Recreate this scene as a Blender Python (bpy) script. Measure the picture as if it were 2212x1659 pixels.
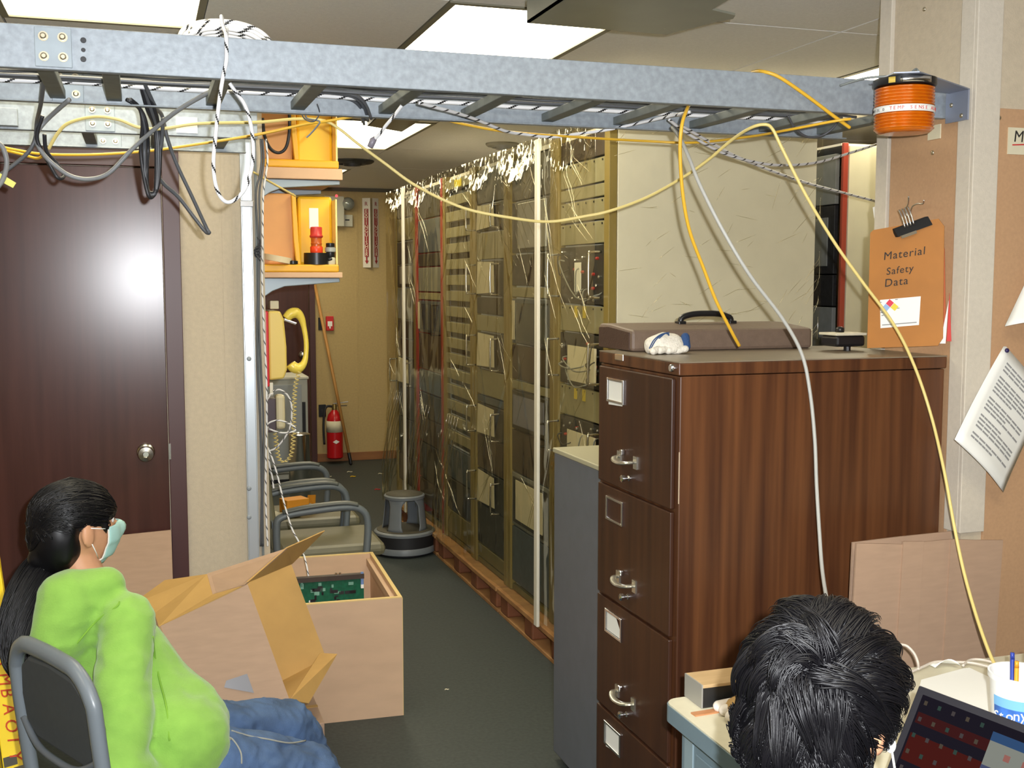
import bpy, bmesh, math, random
from mathutils import Vector, Matrix, noise
random.seed(7)
for o in list(bpy.data.objects): bpy.data.objects.remove(o, do_unlink=True)
SC = bpy.context.scene
COL = SC.collection
# ---------------------------------------------------------------- camera
FPX, CX, CY, CZ = 2420.0, 1106.0, 829.5, 1.61
PITCH, YAW = math.radians(5.2), math.radians(18.25)
FW = Vector((math.sin(YAW)*math.cos(PITCH), math.cos(YAW)*math.cos(PITCH), -math.sin(PITCH)))
RT = Vector((math.cos(YAW), -math.sin(YAW), 0.0))
UP = RT.cross(FW)
EYE = Vector((0, 0, CZ))
cam = bpy.data.cameras.new('camera'); camo = bpy.data.objects.new('camera', cam); COL.objects.link(camo)
cam.sensor_fit = 'HORIZONTAL'; cam.sensor_width = 36.0; cam.lens = 36.0*FPX/2212.0
cam.clip_start = 0.05; cam.clip_end = 60
camo.matrix_world = Matrix(((RT.x, UP.x, -FW.x, 0), (RT.y, UP.y, -FW.y, 0), (RT.z, UP.z, -FW.z, CZ), (0, 0, 0, 1)))
SC.camera = camo
# ---------------------------------------------------------------- light
SC.view_settings.view_transform = 'Standard'; SC.view_settings.look = 'None'
SC.view_settings.exposure = 0.0; SC.view_settings.gamma = 1.0; SC.view_settings.use_curve_mapping = False
w = bpy.data.worlds.new('world'); SC.world = w; w.use_nodes = True
w.node_tree.nodes['Background'].inputs[0].default_value = (0.02, 0.02, 0.02, 1)
w.node_tree.nodes['Background'].inputs[1].default_value = 0.2
fl = bpy.data.lights.new('camera_flash', 'SPOT'); fl.energy = 350; fl.color = (0.95, 0.97, 1.0)
fl.shadow_soft_size = 0.012; fl.spot_size = math.radians(120); fl.spot_blend = 0.5
flo = bpy.data.objects.new('camera_flash', fl); COL.objects.link(flo)
flo.matrix_world = camo.matrix_world.copy(); flo.location = EYE + RT*0.055 + UP*0.045
TUBE_COL, TUBE_STR = (1.0, 0.90, 0.65), 9.5      # ceiling fluorescent lenses
# ---------------------------------------------------------------- pixel helpers (photo 2212 x 1659)
def ray(u, v): return FW*FPX + RT*(u-CX) - UP*(v-CY)
def PD(u, v, D): return EYE + ray(u, v)*(D/FPX)
def PX(u, v, x): d = ray(u, v); return EYE + d*(x/d.x)
def PY(u, v, y): d = ray(u, v); return EYE + d*(y/d.y)
def PZ(u, v, z): d = ray(u, v); return EYE + d*((z-CZ)/d.z)
# ---------------------------------------------------------------- materials
def srgb(c):
    r = []
    for x in c:
        x = x/255.0 if max(c) > 1.0 else x
        r.append(x/12.92 if x <= .04045 else ((x+.055)/1.055)**2.4)
    return tuple(r)
MATS = {}
def mat(name, col, rough=.5, metal=0.0, var=0.0, scale=8.0, stretch=(1, 1, 1), bump=0.0, bscale=None, col2=None, spec=.5, coat=0.0, detail=4.0, trans=0.0, sheen=0.0, ior=1.5):
    if name in MATS: return MATS[name]
    m = bpy.data.materials.new(name); m.use_nodes = True; N = m.node_tree.nodes; L = m.node_tree.links
    b = N['Principled BSDF']; c = srgb(col)
    b.inputs['Base Color'].default_value = (*c, 1); b.inputs['Roughness'].default_value = rough
    b.inputs['Metallic'].default_value = metal; b.inputs['Specular IOR Level'].default_value = spec
    b.inputs['Coat Weight'].default_value = coat; b.inputs['Coat Roughness'].default_value = .12
    b.inputs['Transmission Weight'].default_value = trans; b.inputs['IOR'].default_value = ior
    b.inputs['Sheen Weight'].default_value = sheen
    if var > 0 or bump > 0:
        tc = N.new('ShaderNodeTexCoord'); mp = N.new('ShaderNodeMapping'); mp.inputs['Scale'].default_value = stretch
        L.new(tc.outputs['Object'], mp.inputs['Vector'])
    if var > 0:
        nz = N.new('ShaderNodeTexNoise'); nz.inputs['Scale'].default_value = scale; nz.inputs['Detail'].default_value = detail
        L.new(mp.outputs['Vector'], nz.inputs['Vector'])
        rp = N.new('ShaderNodeValToRGB'); rp.color_ramp.elements[0].position = .3; rp.color_ramp.elements[1].position = .7
        if col2 is None:
            a = tuple(max(0, x*(1-var)) for x in c); d = tuple(min(1, x*(1+var)) for x in c)
        else: a, d = c, srgb(col2)
        rp.color_ramp.elements[0].color = (*a, 1); rp.color_ramp.elements[1].color = (*d, 1)
        L.new(nz.outputs['Fac'], rp.inputs['Fac']); L.new(rp.outputs['Color'], b.inputs['Base Color'])
    if bump > 0:
        n2 = N.new('ShaderNodeTexNoise'); n2.inputs['Scale'].default_value = bscale or scale; n2.inputs['Detail'].default_value = 3
        L.new(mp.outputs['Vector'], n2.inputs['Vector'])
        bp = N.new('ShaderNodeBump'); bp.inputs['Strength'].default_value = bump; bp.inputs['Distance'].default_value = .01
        L.new(n2.outputs['Fac'], bp.inputs['Height']); L.new(bp.outputs['Normal'], b.inputs['Normal'])
    MATS[name] = m; return m
def emit(name, col, strength):
    m = bpy.data.materials.new(name); m.use_nodes = True; N = m.node_tree.nodes; L = m.node_tree.links
    N.remove(N['Principled BSDF']); e = N.new('ShaderNodeEmission'); e.inputs[0].default_value = (*col, 1); e.inputs[1].default_value = strength
    L.new(e.outputs[0], N['Material Output'].inputs[0]); MATS[name] = m; return m
def film(name, tint, gloss=.12, rough=.12):
    m = bpy.data.materials.new(name); m.use_nodes = True; N = m.node_tree.nodes; L = m.node_tree.links
    N.remove(N['Principled BSDF'])
    t = N.new('ShaderNodeBsdfTransparent'); t.inputs[0].default_value = (*tint, 1)
    g = N.new('ShaderNodeBsdfGlossy'); g.inputs['Color'].default_value = (1, .98, .88, 1); g.inputs['Roughness'].default_value = rough
    lw = N.new('ShaderNodeLayerWeight'); lw.inputs[0].default_value = .25
    ma = N.new('ShaderNodeMath'); ma.operation = 'MULTIPLY_ADD'; ma.inputs[1].default_value = .20; ma.inputs[2].default_value = gloss
    mx = N.new('ShaderNodeMixShader'); L.new(lw.outputs['Fresnel'], ma.inputs[0]); L.new(ma.outputs[0], mx.inputs[0])
    L.new(t.outputs[0], mx.inputs[1]); L.new(g.outputs[0], mx.inputs[2]); L.new(mx.outputs[0], N['Material Output'].inputs[0])
    MATS[name] = m; return m
def wood(name, c1, c2, scale=3.0, stretch=(14, 14, .6), rough=.35, coat=.0):
    m = mat(name, c1, rough, var=.3, scale=scale, stretch=stretch, col2=c2, detail=8, coat=coat); return m
# ---------------------------------------------------------------- mesh builder
def V(*a): return Vector(a)
class MB:
    def __init__(s): s.v = []; s.f = []; s.mi = []
    def add(s, vs, fs, mi=0):
        b = len(s.v); s.v += [Vector(p) for p in vs]; s.f += [tuple(i+b for i in f) for f in fs]; s.mi += [mi]*len(fs); return s
    def box(s, x0, x1, y0, y1, z0, z1, mi=0):
        vs = [(x0,y0,z0),(x1,y0,z0),(x1,y1,z0),(x0,y1,z0),(x0,y0,z1),(x1,y0,z1),(x1,y1,z1),(x0,y1,z1)]
        return s.add(vs, [(3,2,1,0),(4,5,6,7),(0,1,5,4),(1,2,6,5),(2,3,7,6),(3,0,4,7)], mi)
    def obox(s, c, h, ax, mi=0):
        c = Vector(c); a, b, d = [Vector(q) for q in ax]; vs = []
        for k in (-1, 1):
            for i, j in ((-1,-1),(1,-1),(1,1),(-1,1)): vs.append(c + a*h[0]*i + b*h[1]*j + d*h[2]*k)
        return s.add(vs, [(3,2,1,0),(4,5,6,7),(0,1,5,4),(1,2,6,5),(2,3,7,6),(3,0,4,7)], mi)
    def bar(s, p, q, w, h, up=(0,0,1), mi=0):
        p, q = Vector(p), Vector(q); d = (q-p); L = d.length; d.normalize()
        r = d.cross(Vector(up)); r = r.normalized() if r.length > 1e-6 else Vector((1,0,0)); u = r.cross(d)
        return s.obox((p+q)/2, (L/2, w/2, h/2), (d, r, u), mi)
    def cyl(s, p, q, r0, r1=None, n=16, mi=0):
        return s.tube([p, q], [r0, r0 if r1 is None else r1], n, mi)
    def tube(s, pts, r, n=8, mi=0, closed=False, stripe=None, flat=None):
        pts = [Vector(p) for p in pts]; m = len(pts); rr = r if isinstance(r, (list, tuple)) else [r]*m
        T = []
        for i in range(m):
            a = pts[i-1] if (i > 0 or closed) else pts[i]; b = pts[(i+1) % m] if (i < m-1 or closed) else pts[i]
            t = b-a; T.append(t.normalized() if t.length > 1e-9 else Vector((0,0,1)))
        ref = Vector((0,0,1)) if abs(T[0].z) < .9 else Vector((1,0,0))
        nrm = T[0].cross(ref).normalized(); vs = []
        for i in range(m):
            nrm = (nrm - T[i]*nrm.dot(T[i])); nrm = nrm.normalized() if nrm.length > 1e-6 else T[i].orthogonal().normalized()
            bi = T[i].cross(nrm)
            for k in range(n):
                a = 2*math.pi*k/n; vs.append(pts[i] + nrm*math.cos(a)*rr[i] + bi*math.sin(a)*rr[i]*(flat or 1))
        fs = []; b0 = len(s.v); mis = []
        for i in range(m if closed else m-1):
            j = (i+1) % m
            for k in range(n):
                k2 = (k+1) % n; fs.append((i*n+k, i*n+k2, j*n+k2, j*n+k))
                mis.append(mi if not stripe or ((i + k*stripe//n) % stripe) >= max(1, stripe//6) else mi+1)
        s.v += vs; s.f += [tuple(i+b0 for i in f) for f in fs]; s.mi += mis
        if not closed:
            s.f.append(tuple(b0+k for k in reversed(range(n)))); s.f.append(tuple(b0+(m-1)*n+k for k in range(n))); s.mi += [mi, mi]
        return s
    def lathe(s, prof, c=(0,0,0), n=24, ax=(0,0,1), mi=0, cap=True):
        c = Vector(c); ax = Vector(ax).normalized(); e1 = ax.orthogonal().normalized(); e2 = ax.cross(e1); vs = []; fs = []; m = len(prof)
        for r, z in prof:
            for k in range(n):
                a = 2*math.pi*k/n; vs.append(c + ax*z + e1*math.cos(a)*r + e2*math.sin(a)*r)
        for i in range(m-1):
            for k in range(n): fs.append((i*n+k, i*n+(k+1) % n, (i+1)*n+(k+1) % n, (i+1)*n+k))
        if cap: fs.append(tuple(reversed(range(n)))); fs.append(tuple((m-1)*n+k for k in range(n)))
        return s.add(vs, fs, mi)
    def prism(s, poly, ext, mi=0):
        P = [Vector(p) for p in poly]; e = Vector(ext); n = len(P)
        return s.add(P+[p+e for p in P], [tuple(reversed(range(n))), tuple(range(n, 2*n))]+[(i, (i+1) % n, (i+1) % n+n, i+n) for i in range(n)], mi)
    def ball(s, c, r, nu=16, nv=10, ax=None, fn=None, mi=0):
        c = Vector(c); r = (r, r, r) if not isinstance(r, (list, tuple)) else r
        A = [Vector(q) for q in (ax or ((1,0,0),(0,1,0),(0,0,1)))]; vs = []; fs = []
        def pt(x, y, z):
            q = (x*r[0], y*r[1], z*r[2])
            if fn: q = fn(*q)
            return c + A[0]*q[0] + A[1]*q[1] + A[2]*q[2]
        vs.append(pt(0, 0, -1))
        for j in range(1, nv):
            t = -math.pi/2 + math.pi*j/nv
            for i in range(nu):
                a = 2*math.pi*i/nu; vs.append(pt(math.cos(t)*math.cos(a), math.cos(t)*math.sin(a), math.sin(t)))
        vs.append(pt(0, 0, 1)); tp = len(vs)-1
        for i in range(nu):
            i2 = (i+1) % nu; fs.append((0, 1+i2, 1+i)); fs.append((tp, tp-nu+i, tp-nu+i2))
            for j in range(nv-2):
                a = 1+j*nu; fs.append((a+i, a+i2, a+nu+i2, a+nu+i))
        return s.add(vs, fs, mi)
    def capsule(s, p, q, r0, r1, n=14):
        p, q = Vector(p), Vector(q); d = (q-p).normalized(); pts = []; rr = []
        for k in range(0, 5):
            a = math.pi/2*k/4.5; pts.append(p - d*r0*math.cos(a)); rr.append(max(r0*math.sin(a), r0*.08))
        pts.append(p); rr.append(r0); pts.append(q); rr.append(r1)
        for k in range(4, -1, -1):
            a = math.pi/2*k/4.5; pts.append(q + d*r1*math.cos(a)); rr.append(max(r1*math.sin(a), r1*.08))
        return s.tube(pts, rr, n)
    def grid(s, fn, nu, nv, mi=0):
        vs = [fn(i/nu, j/nv) for j in range(nv+1) for i in range(nu+1)]
        return s.add(vs, [(j*(nu+1)+i, j*(nu+1)+i+1, (j+1)*(nu+1)+i+1, (j+1)*(nu+1)+i) for j in range(nv) for i in range(nu)], mi)
    def mesh(s, name, off=(0,0,0), smooth=False):
        me = bpy.data.meshes.new(name); o = Vector(off)
        me.from_pydata([tuple(p-o) for p in s.v], [], s.f)
        for p, i in zip(me.polygons, s.mi): p.material_index = i; p.use_smooth = smooth
        me.update(); return me
    def build(s, name, m, parent=None, smooth=False, bevel=0, local=False, solid=0, sub=0, label=None, cat=None, group=None, kind=None, auto=None):
        ms = m if isinstance(m, (list, tuple)) else [m]
        if parent is not None:
            off = Vector((0,0,0)) if local else wloc(parent)
        else:
            xs = [p.x for p in s.v]; ys = [p.y for p in s.v]; zs = [p.z for p in s.v]
            off = Vector(((min(xs)+max(xs))/2, (min(ys)+max(ys))/2, min(zs)))
        me = s.mesh(name, off, smooth)
        for q in ms: me.materials.append(q)
        o = bpy.data.objects.new(name, me); COL.objects.link(o)
        if parent is not None: o.parent = parent
        else: o.location = off
        if smooth and auto:
            bm = bmesh.new(); bm.from_mesh(me)
            for e in bm.edges:
                if len(e.link_faces) == 2 and e.calc_face_angle(0) > math.radians(auto): e.smooth = False
            bm.to_mesh(me); bm.free()
        if solid:
            q = o.modifiers.new('solid', 'SOLIDIFY'); q.thickness = solid; q.offset = 0
        if bevel:
            q = o.modifiers.new('bevel', 'BEVEL'); q.width = bevel; q.segments = 2; q.limit_method = 'ANGLE'; q.angle_limit = math.radians(40)
        if sub:
            q = o.modifiers.new('sub', 'SUBSURF'); q.levels = sub; q.render_levels = sub
        return tag(o, label, cat, group, kind)
def wloc(o):
    r = Vector((0,0,0))
    while o is not None: r += o.location; o = o.parent
    return r
def tag(o, label=None, cat=None, group=None, kind=None):
    if label: o['label'] = label
    if cat: o['category'] = cat
    if group: o['group'] = group
    if kind: o['kind'] = kind
    return o
def thing(name, label, cat, loc=(0,0,0), rz=0, group=None):
    o = bpy.data.objects.new(name, None); COL.objects.link(o); o.location = Vector(loc); o.rotation_euler = (0, 0, rz)
    o.empty_display_size = .05
    return tag(o, label, cat, group)
def struct(name, bm, m, parent=None, **k):
    return bm.build(name, m, parent, kind='structure' if parent is None else None, **k)
def smooth_pts(pts, n=8, closed=False):
    P = [Vector(p) for p in pts]; m = len(P); out = []
    for i in range(m if closed else m-1):
        g = (lambda k: P[k % m]) if closed else (lambda k: P[max(0, min(m-1, k))])
        p0, p1, p2, p3 = g(i-1), g(i), g(i+1), g(i+2)
        for k in range(n):
            t = k/n
            out.append(.5*((2*p1) + (p2-p0)*t + (2*p0-5*p1+4*p2-p3)*t*t + (3*p1-p0-3*p2+p3)*t*t*t))
    if not closed: out.append(P[-1])
    return out
def resample(pts, step):
    out = [pts[0]]; acc = 0
    for a, b in zip(pts, pts[1:]):
        d = (b-a).length
        if d < 1e-9: continue
        t = step-acc
        while t <= d: out.append(a+(b-a)*(t/d)); t += step
        acc = (acc+d) % step if True else 0
    out.append(pts[-1]); return out
def fused(mb, voxel, it=6):
    me = mb.mesh('tmp'); o = bpy.data.objects.new('tmp', me); COL.objects.link(o)
    r = o.modifiers.new('r', 'REMESH'); r.mode = 'VOXEL'; r.voxel_size = voxel; r.use_smooth_shade = True
    if it:
        q = o.modifiers.new('s', 'SMOOTH'); q.factor = .5; q.iterations = it
    dg = bpy.context.evaluated_depsgraph_get(); dg.update()
    e = o.evaluated_get(dg); out = bpy.data.meshes.new_from_object(e)
    bpy.data.objects.remove(o, do_unlink=True); bpy.data.meshes.remove(me)
    for p in out.polygons: p.use_smooth = True
    return out
def mesh_obj(name, me, m, parent, off=None):
    off = wloc(parent) if off is None else off
    for q in me.vertices: q.co -= off
    me.materials.clear()
    for q in (m if isinstance(m, (list, tuple)) else [m]): me.materials.append(q)
    o = bpy.data.objects.new(name, me); COL.objects.link(o); o.parent = parent; return o
def text(name, s, m, parent, origin, xdir, ydir, size, ext=.0006, align='LEFT', shear=0.0, space=1.0):
    cu = bpy.data.curves.new('t', 'FONT'); cu.body = s; cu.size = size; cu.extrude = ext; cu.align_x = align; cu.shear = shear; cu.space_character = space
    cu.resolution_u = 3
    o = bpy.data.objects.new('t', cu); COL.objects.link(o)
    dg = bpy.context.evaluated_depsgraph_get(); dg.update(); me = bpy.data.meshes.new_from_object(o.evaluated_get(dg))
    bpy.data.objects.remove(o, do_unlink=True); bpy.data.curves.remove(cu)
    X = Vector(xdir).normalized(); Y = Vector(ydir).normalized(); Z = X.cross(Y); O = Vector(origin) - wloc(parent)
    for q in me.vertices: c = q.co.copy(); q.co = O + X*c.x + Y*c.y + Z*c.z
    me.materials.clear(); me.materials.append(m)
    o = bpy.data.objects.new(name, me); COL.objects.link(o); o.parent = parent; return o
def copy_tree(o, parent=None):
    c = o.copy(); COL.objects.link(c)
    if parent is not None: c.parent = parent
    for ch in list(o.children): copy_tree(ch, c)
    return c
# ---------------------------------------------------------------- palette
WALL = mat('wall_vinyl', (196,182,158), .6, var=.05, scale=60, bump=.12, bscale=220)
POST = mat('post_vinyl', (205,196,180), .55, var=.04, scale=80, bump=.1, bscale=260)
PANEL = mat('cork_panel', (186,148,112), .6, var=.05, scale=120)
CEIL = mat('ceiling_vinyl', (226,224,220), .7, var=.04, scale=90, bump=.2, bscale=300)
GAP = mat('ceiling_gap', (34,33,30), .8)
FLOOR = mat('floor_tile', (54,61,60), .6, var=.22, scale=70, bump=.05, bscale=40)
DOOR = mat('door_laminate', (70,40,34), .24, var=.18, scale=2.5, stretch=(12,12,.7), spec=.45)
FRAME = mat('door_frame_paint', (72,40,38), .4)
GALV = mat('galvanised_steel', (146,154,161), .5, .15, var=.14, scale=70, bump=.05, bscale=90)
GALVD = mat('galvanised_rung', (118,124,122), .55, .3, var=.12, scale=30)
CHROME = mat('chrome', (225,225,225), .18, 1.0)
BOLT = mat('zinc_bolt', (200,190,165), .3, .9)
BLACK = mat('black_plastic', (24,24,26), .35)
BLKRUB = mat('black_rubber', (34,34,36), .55)
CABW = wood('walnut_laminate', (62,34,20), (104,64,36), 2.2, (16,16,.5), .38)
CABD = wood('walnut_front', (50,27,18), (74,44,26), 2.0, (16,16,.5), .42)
GREYM = mat('grey_enamel', (92,98,104), .4, var=.05, scale=20)
GREYD = mat('grey_dark_enamel', (98,102,110), .42, var=.05, scale=20)
CARD = mat('cardboard', (170,141,117), .8, var=.05, scale=14, stretch=(1,1,6))
CARDIN = mat('cardboard_inside', (184,146,84), .8, var=.05, scale=14)
PLY = mat('plywood', (206,172,140), .6, var=.06, scale=6, stretch=(1,1,3))
PLYEDGE = mat('plywood_edge', (226,196,130), .6)
WHITE = mat('white_paper', (238,238,232), .7)
OFFW = mat('aged_paper', (214,206,178), .7, var=.04, scale=20)
INK = mat('ink', (40,36,34), .7)
GREYINK = mat('print_grey', (150,150,150), .8)
RED = mat('red_paint', (196,36,40), .35)
YEL = mat('yellow_plastic', (250,200,30), .4)
CREAM = mat('cream_laminate', (206,200,176), .45, var=.03, scale=40)
SKIN = mat('skin', (206,152,116), .5, var=.05, scale=30)
HAIRB = mat('hair_base', (14,13,15), .85)
HAIR = mat('black_hair', (13,12,15), .40, spec=.38)
BEIGE = mat('rack_beige', (142,136,106), .5, var=.08, scale=20)
RACKW = mat('rack_white', (226,221,204), .45, var=.03, scale=12)
RACKY = mat('rack_frame_ochre', (138,120,64), .45)
DARKE = mat('dark_electronics', (34,34,36), .45, var=.4, scale=60)
DARKB = mat('dark_brown_panel', (62,50,42), .5, var=.2, scale=20)
BLUEE = mat('blue_grey_panel', (66,78,92), .4, var=.2, scale=30)
SCREENG = mat('grey_screen', (120,122,140), .25)
REDE = mat('rack_red', (160,48,40), .4)
PALLET = wood('pallet_wood', (150,104,62), (186,140,88), 3, (3,3,3), .7)
# ================================================================ room shell
XL, XR, YB, YF, ZC, YD, XS = -2.4, 4.2, -1.6, 10.0, 2.44, 4.48, 0.46
floor = struct('floor', MB().box(XL-.1, XR+.1, YB-.1, YF+.1, -.1, 0), FLOOR)
ceiling = struct('ceiling', MB().box(XL-.1, XR+.1, YB-.1, YF+.1, ZC+.014, ZC+.1), GAP)
wall_left = struct('wall_left', MB().box(XL-.1, XS, YD, YD+.1, 0, ZC), WALL)
wall_side = struct('wall_side', MB().box(XS-.1, XS, YD+.1, YF, 0, ZC), WALL)
WALLF = mat('far_wall_vinyl', (182,158,106), .6, var=.05, scale=60)  # tan vinyl with the lamps' yellow cast tinted into it
wall_far = struct('wall_far', MB().box(XS-.1, XR+.1, YF, YF+.1, 0, ZC), WALLF)
struct('wall_outer', MB().box(XL-.1, XL, YB, YD, 0, ZC), WALL)
struct('wall_behind', MB().box(XL-.1, XR+.1, YB-.1, YB, 0, ZC), WALL)
struct('wall_east', MB().box(XR, XR+.1, YB, YF, 0, ZC), WALL)
wall_right = struct('wall_right', MB().box(2.06, XR, 2.42, 2.80, 0, ZC), WALL)
# seams and battens of the vinyl wall sheets
for u in (490, 512):
    x = PY(u, 800, YD).x; MB().box(x-.006, x+.006, YD-.003, YD, 0, ZC).build('batten', WALL, wall_left)
for u in (672, 773):
    x = PY(u, 700, YF).x; MB().box(x-.008, x+.008, YF-.004, YF, .1, ZC).build('batten', WALLF, wall_far)
struct('baseboard_far', MB().box(1.42, XR, YF-.012, YF, 0, .075), wood('baseboard_wood', (128,82,44), (150,100,56), 3, (1,6,6), .5), bevel=.003)
struct('trim_1', MB().box(XS, XR, YF-.02, YF, ZC-.03, ZC), mat('dark_trim', (92,86,70), .6))
# ceiling sheets between the lamps
LAMPS = [(-.39, .21, 2.68, 3.92), (.895, 1.495, 3.30, 4.52), (.895, 1.495, 5.80, 7.04), (.895, 1.495, 8.34, 9.56), (2.72, 3.32, 3.68, 4.90), (2.72, 3.32, 6.2, 7.42), (.895, 1.495, .2, 1.42), (-1.7, -1.1, 1.0, 2.2)]
xs = [XL, -1.7, -1.1, -.39, .21, .895, 1.495, 2.24, 2.72, 3.32, XR]
ys = [YB, -.4, .2, 1.0, 1.42, 2.2, 2.68, 3.30, 3.68, 3.92, 4.52, 4.90, 5.80, 6.2, 7.04, 7.42, 8.34, 9.0, 9.56, YF]
rows = {}
for a, b in zip(xs, xs[1:]):
    cuts = {YB, YF}
    for L in LAMPS:
        if a >= L[0]-.01 and b <= L[1]+.01: cuts |= {L[2], L[3]}
    for k in (-.4, .8, 2.07, 3.29, 4.51, 5.73, 6.95, 8.17, 9.39):
        if not any(a >= L[0]-.01 and b <= L[1]+.01 and L[2]-.3 < k < L[3]+.3 for L in LAMPS): cuts.add(k)
    cuts = sorted(cuts)
    for c, d in zip(cuts, cuts[1:]):
        if any(a >= L[0]-.01 and b <= L[1]+.01 and c >= L[2]-.01 and d <= L[3]+.01 for L in LAMPS): continue
        if a < XS-.1 and c >= YD: continue
        g = .004
        MB().box(a+g, b-g, c+g, min(d, YD if (b <= .25 and c < YD < d) else d)-g, ZC, ZC+.013).build('ceiling_panel', CEIL, ceiling)
LENS = emit('fluorescent_lens', TUBE_COL, TUBE_STR)
LAMPF = mat('lamp_frame', (120,116,98), .5)
LL = ['fluorescent troffer above the brown door and coiled cable', 'fluorescent troffer above the cable ladder with a hanging deflector below it', 'fluorescent troffer over the aisle beside the yellow shelves',
      'fluorescent troffer nearest the far wall', 'fluorescent troffer above the amber beacon end of the racks', 'fluorescent troffer over the second rack row', 'fluorescent troffer over the photographer', 'fluorescent troffer beside the outer wall']
for (a, b, c, d), lb in zip(LAMPS, LL):
    t = thing('ceiling_lamp', lb, 'ceiling lamp', ((a+b)/2, (c+d)/2, ZC), 0, 'fluorescent ceiling troffers')
    e = .022; m = MB()
    m.box(a, a+e, c, d, ZC-.004, ZC+.012).box(b-e, b, c, d, ZC-.004, ZC+.012).box(a+e, b-e, c, c+e, ZC-.004, ZC+.012).box(a+e, b-e, d-e, d, ZC-.004, ZC+.012)
    m.build('lamp_frame', LAMPF, t); MB().box(a+e, b-e, c+e, d-e, ZC+.002, ZC+.010).build('lens', LENS, t)
# hanging deflector plates and round ceiling diffusers
DEFL = mat('deflector_sheet', (126,126,112), .35, var=.06, scale=10)
def deflector(pts, z, label, rods):
    c = sum((Vector((*p, 0)) for p in pts), Vector())/len(pts)
    t = thing('air_deflector', label, 'deflector', (c.x, c.y, z))
    MB().prism([V(p[0], p[1], z) for p in pts], (0, 0, .006)).build('plate', DEFL, t)
    p, q = V(*pts[-1], z), V(*pts[0], z)
    MB().bar(p+V(.003,0,.03), q+V(.003,0,.03), .006, .06).build('side_flange', DEFL, t)
    for r in rods: MB().cyl((r[0], r[1], z), (r[0], r[1], ZC), .002, n=6).build('hanger_wire', BOLT, t)
deflector([(1.0,2.905),(1.418,2.917),(1.47,2.75),(1.50,2.69),(1.487,2.655),(1.40,2.62),(1.36,2.25),(1.0,2.25)], 2.30, 'grey air deflector plate hung under the troffer above the cable ladder', [(1.05,2.85),(1.38,2.85),(1.05,2.35)])
p0, p1, p2, p3 = PZ(793,272,2.34), PZ(868,285,2.34), PZ(905,262,2.34), PZ(790,262,2.34)
deflector([(p0.x,p0.y),(p0.x+.08,p0.y+.06),(p1.x,p1.y),(p2.x,p2.y),(p2.x,p2.y-.5),(p3.x,p2.y-.5)], 2.34, 'dark air deflector plate hung under the troffer over the aisle', [(p1.x-.05,p1.y-.1),(p3.x+.1,p2.y-.4)])
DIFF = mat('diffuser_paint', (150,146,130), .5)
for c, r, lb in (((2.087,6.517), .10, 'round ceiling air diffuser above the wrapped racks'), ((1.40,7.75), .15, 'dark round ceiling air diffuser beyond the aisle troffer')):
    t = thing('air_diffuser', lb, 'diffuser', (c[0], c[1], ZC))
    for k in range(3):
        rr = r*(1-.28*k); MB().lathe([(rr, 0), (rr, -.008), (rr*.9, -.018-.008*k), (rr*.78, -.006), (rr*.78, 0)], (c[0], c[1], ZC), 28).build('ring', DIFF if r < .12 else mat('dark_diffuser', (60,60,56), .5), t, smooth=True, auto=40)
# ---------------------------------------------------------------- doors
def door(name, x0, x1, ztop, y, fw, knob_u, parent_wall, face=-1):
    f = MB(); y0, y1 = y-.03, y
    f.box(x0-fw, x0, y0, y1, 0, ztop+fw).box(x1, x1+fw, y0, y1, 0, ztop+fw).box(x0, x1, y0, y1, ztop, ztop+fw)
    d = struct(name, MB().box(x0+.003, x1-.003, y-.016, y-.001, .008, ztop-.003), DOOR, bevel=.002)
    f.build('door_frame', FRAME, d, bevel=.002); return d
xd = PY(352, 500, YD).x; zd = PY(300, 361, YD).z
door_1 = door('door_1', xd-.82, xd, zd, YD, .062, None, wall_left)
k = PY(315, 975, YD)
MB().lathe([(.034,0),(.034,-.004),(.03,-.010),(.014,-.014),(.012,-.035),(.024,-.042),(.030,-.055),(.027,-.066),(.012,-.07),(.010,-.066)], (k.x, YD-.016, k.z), 28, (0,1,0)).build('door_knob', mat('satin_steel', (200,198,190), .25, 1.0), door_1, smooth=True, auto=50)
MB().box(xd-.002, xd+.006, YD-.034, YD-.03, k.z-.03, k.z+.03).build('strike_plate', CHROME, door_1)
x2a, x2b = PY(560, 700, YF).x, PY(668, 700, YF).x
door_2 = door('door_2', x2a-.3, x2b, 2.0, YF, .05, None, wall_far)
MB().lathe([(.03,0),(.03,-.006),(.012,-.01),(.012,-.035),(.028,-.045),(.026,-.06),(.006,-.066)], (x2b-.07, YF-.016, .97), 20, (0,1,0)).build('door_knob', CHROME, door_2, smooth=True)
# ---------------------------------------------------------------- right partition end: panels, corner post, screws
zA = PX(2087, 240, 2.06).z; zB = PY(2146, 234, 2.42).z
MB().box(2.052, 2.06, 2.475, 2.755, .02, zA).build('cork_panel', PANEL, wall_right, bevel=.001)
xb = PY(2140, 600, 2.42).x
MB().box(xb, XR-.05, 2.412, 2.42, .02, zB).build('cork_panel', PANEL, wall_right, bevel=.001)
zt = PY(2075, 1150, 2.42).z
MB().box(2.046, xb, 2.408, 2.420, zt, ZC).box(2.046, 2.06, 2.42, 2.472, zt, ZC).build('corner_post', POST, wall_right, bevel=.002)
MB().box(2.046, 2.06, 2.762, 2.815, .0, ZC).build('edge_trim', POST, wall_right, bevel=.002)
for (u, v, k) in ((1997,20,'x'),(2075,265,'x'),(2015,330,'x'),(2158,255,'y')):
    p = PX(u, v, 2.06 if v < 240 else 2.052) if k == 'x' else PY(u, v, 2.412)
    ax = (-1,0,0) if k == 'x' else (0,-1,0)
    MB().lathe([(.006,0),(.006,.002),(.003,.0035)], p, 10, ax).build('screw', BOLT, wall_right, smooth=True)
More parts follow.
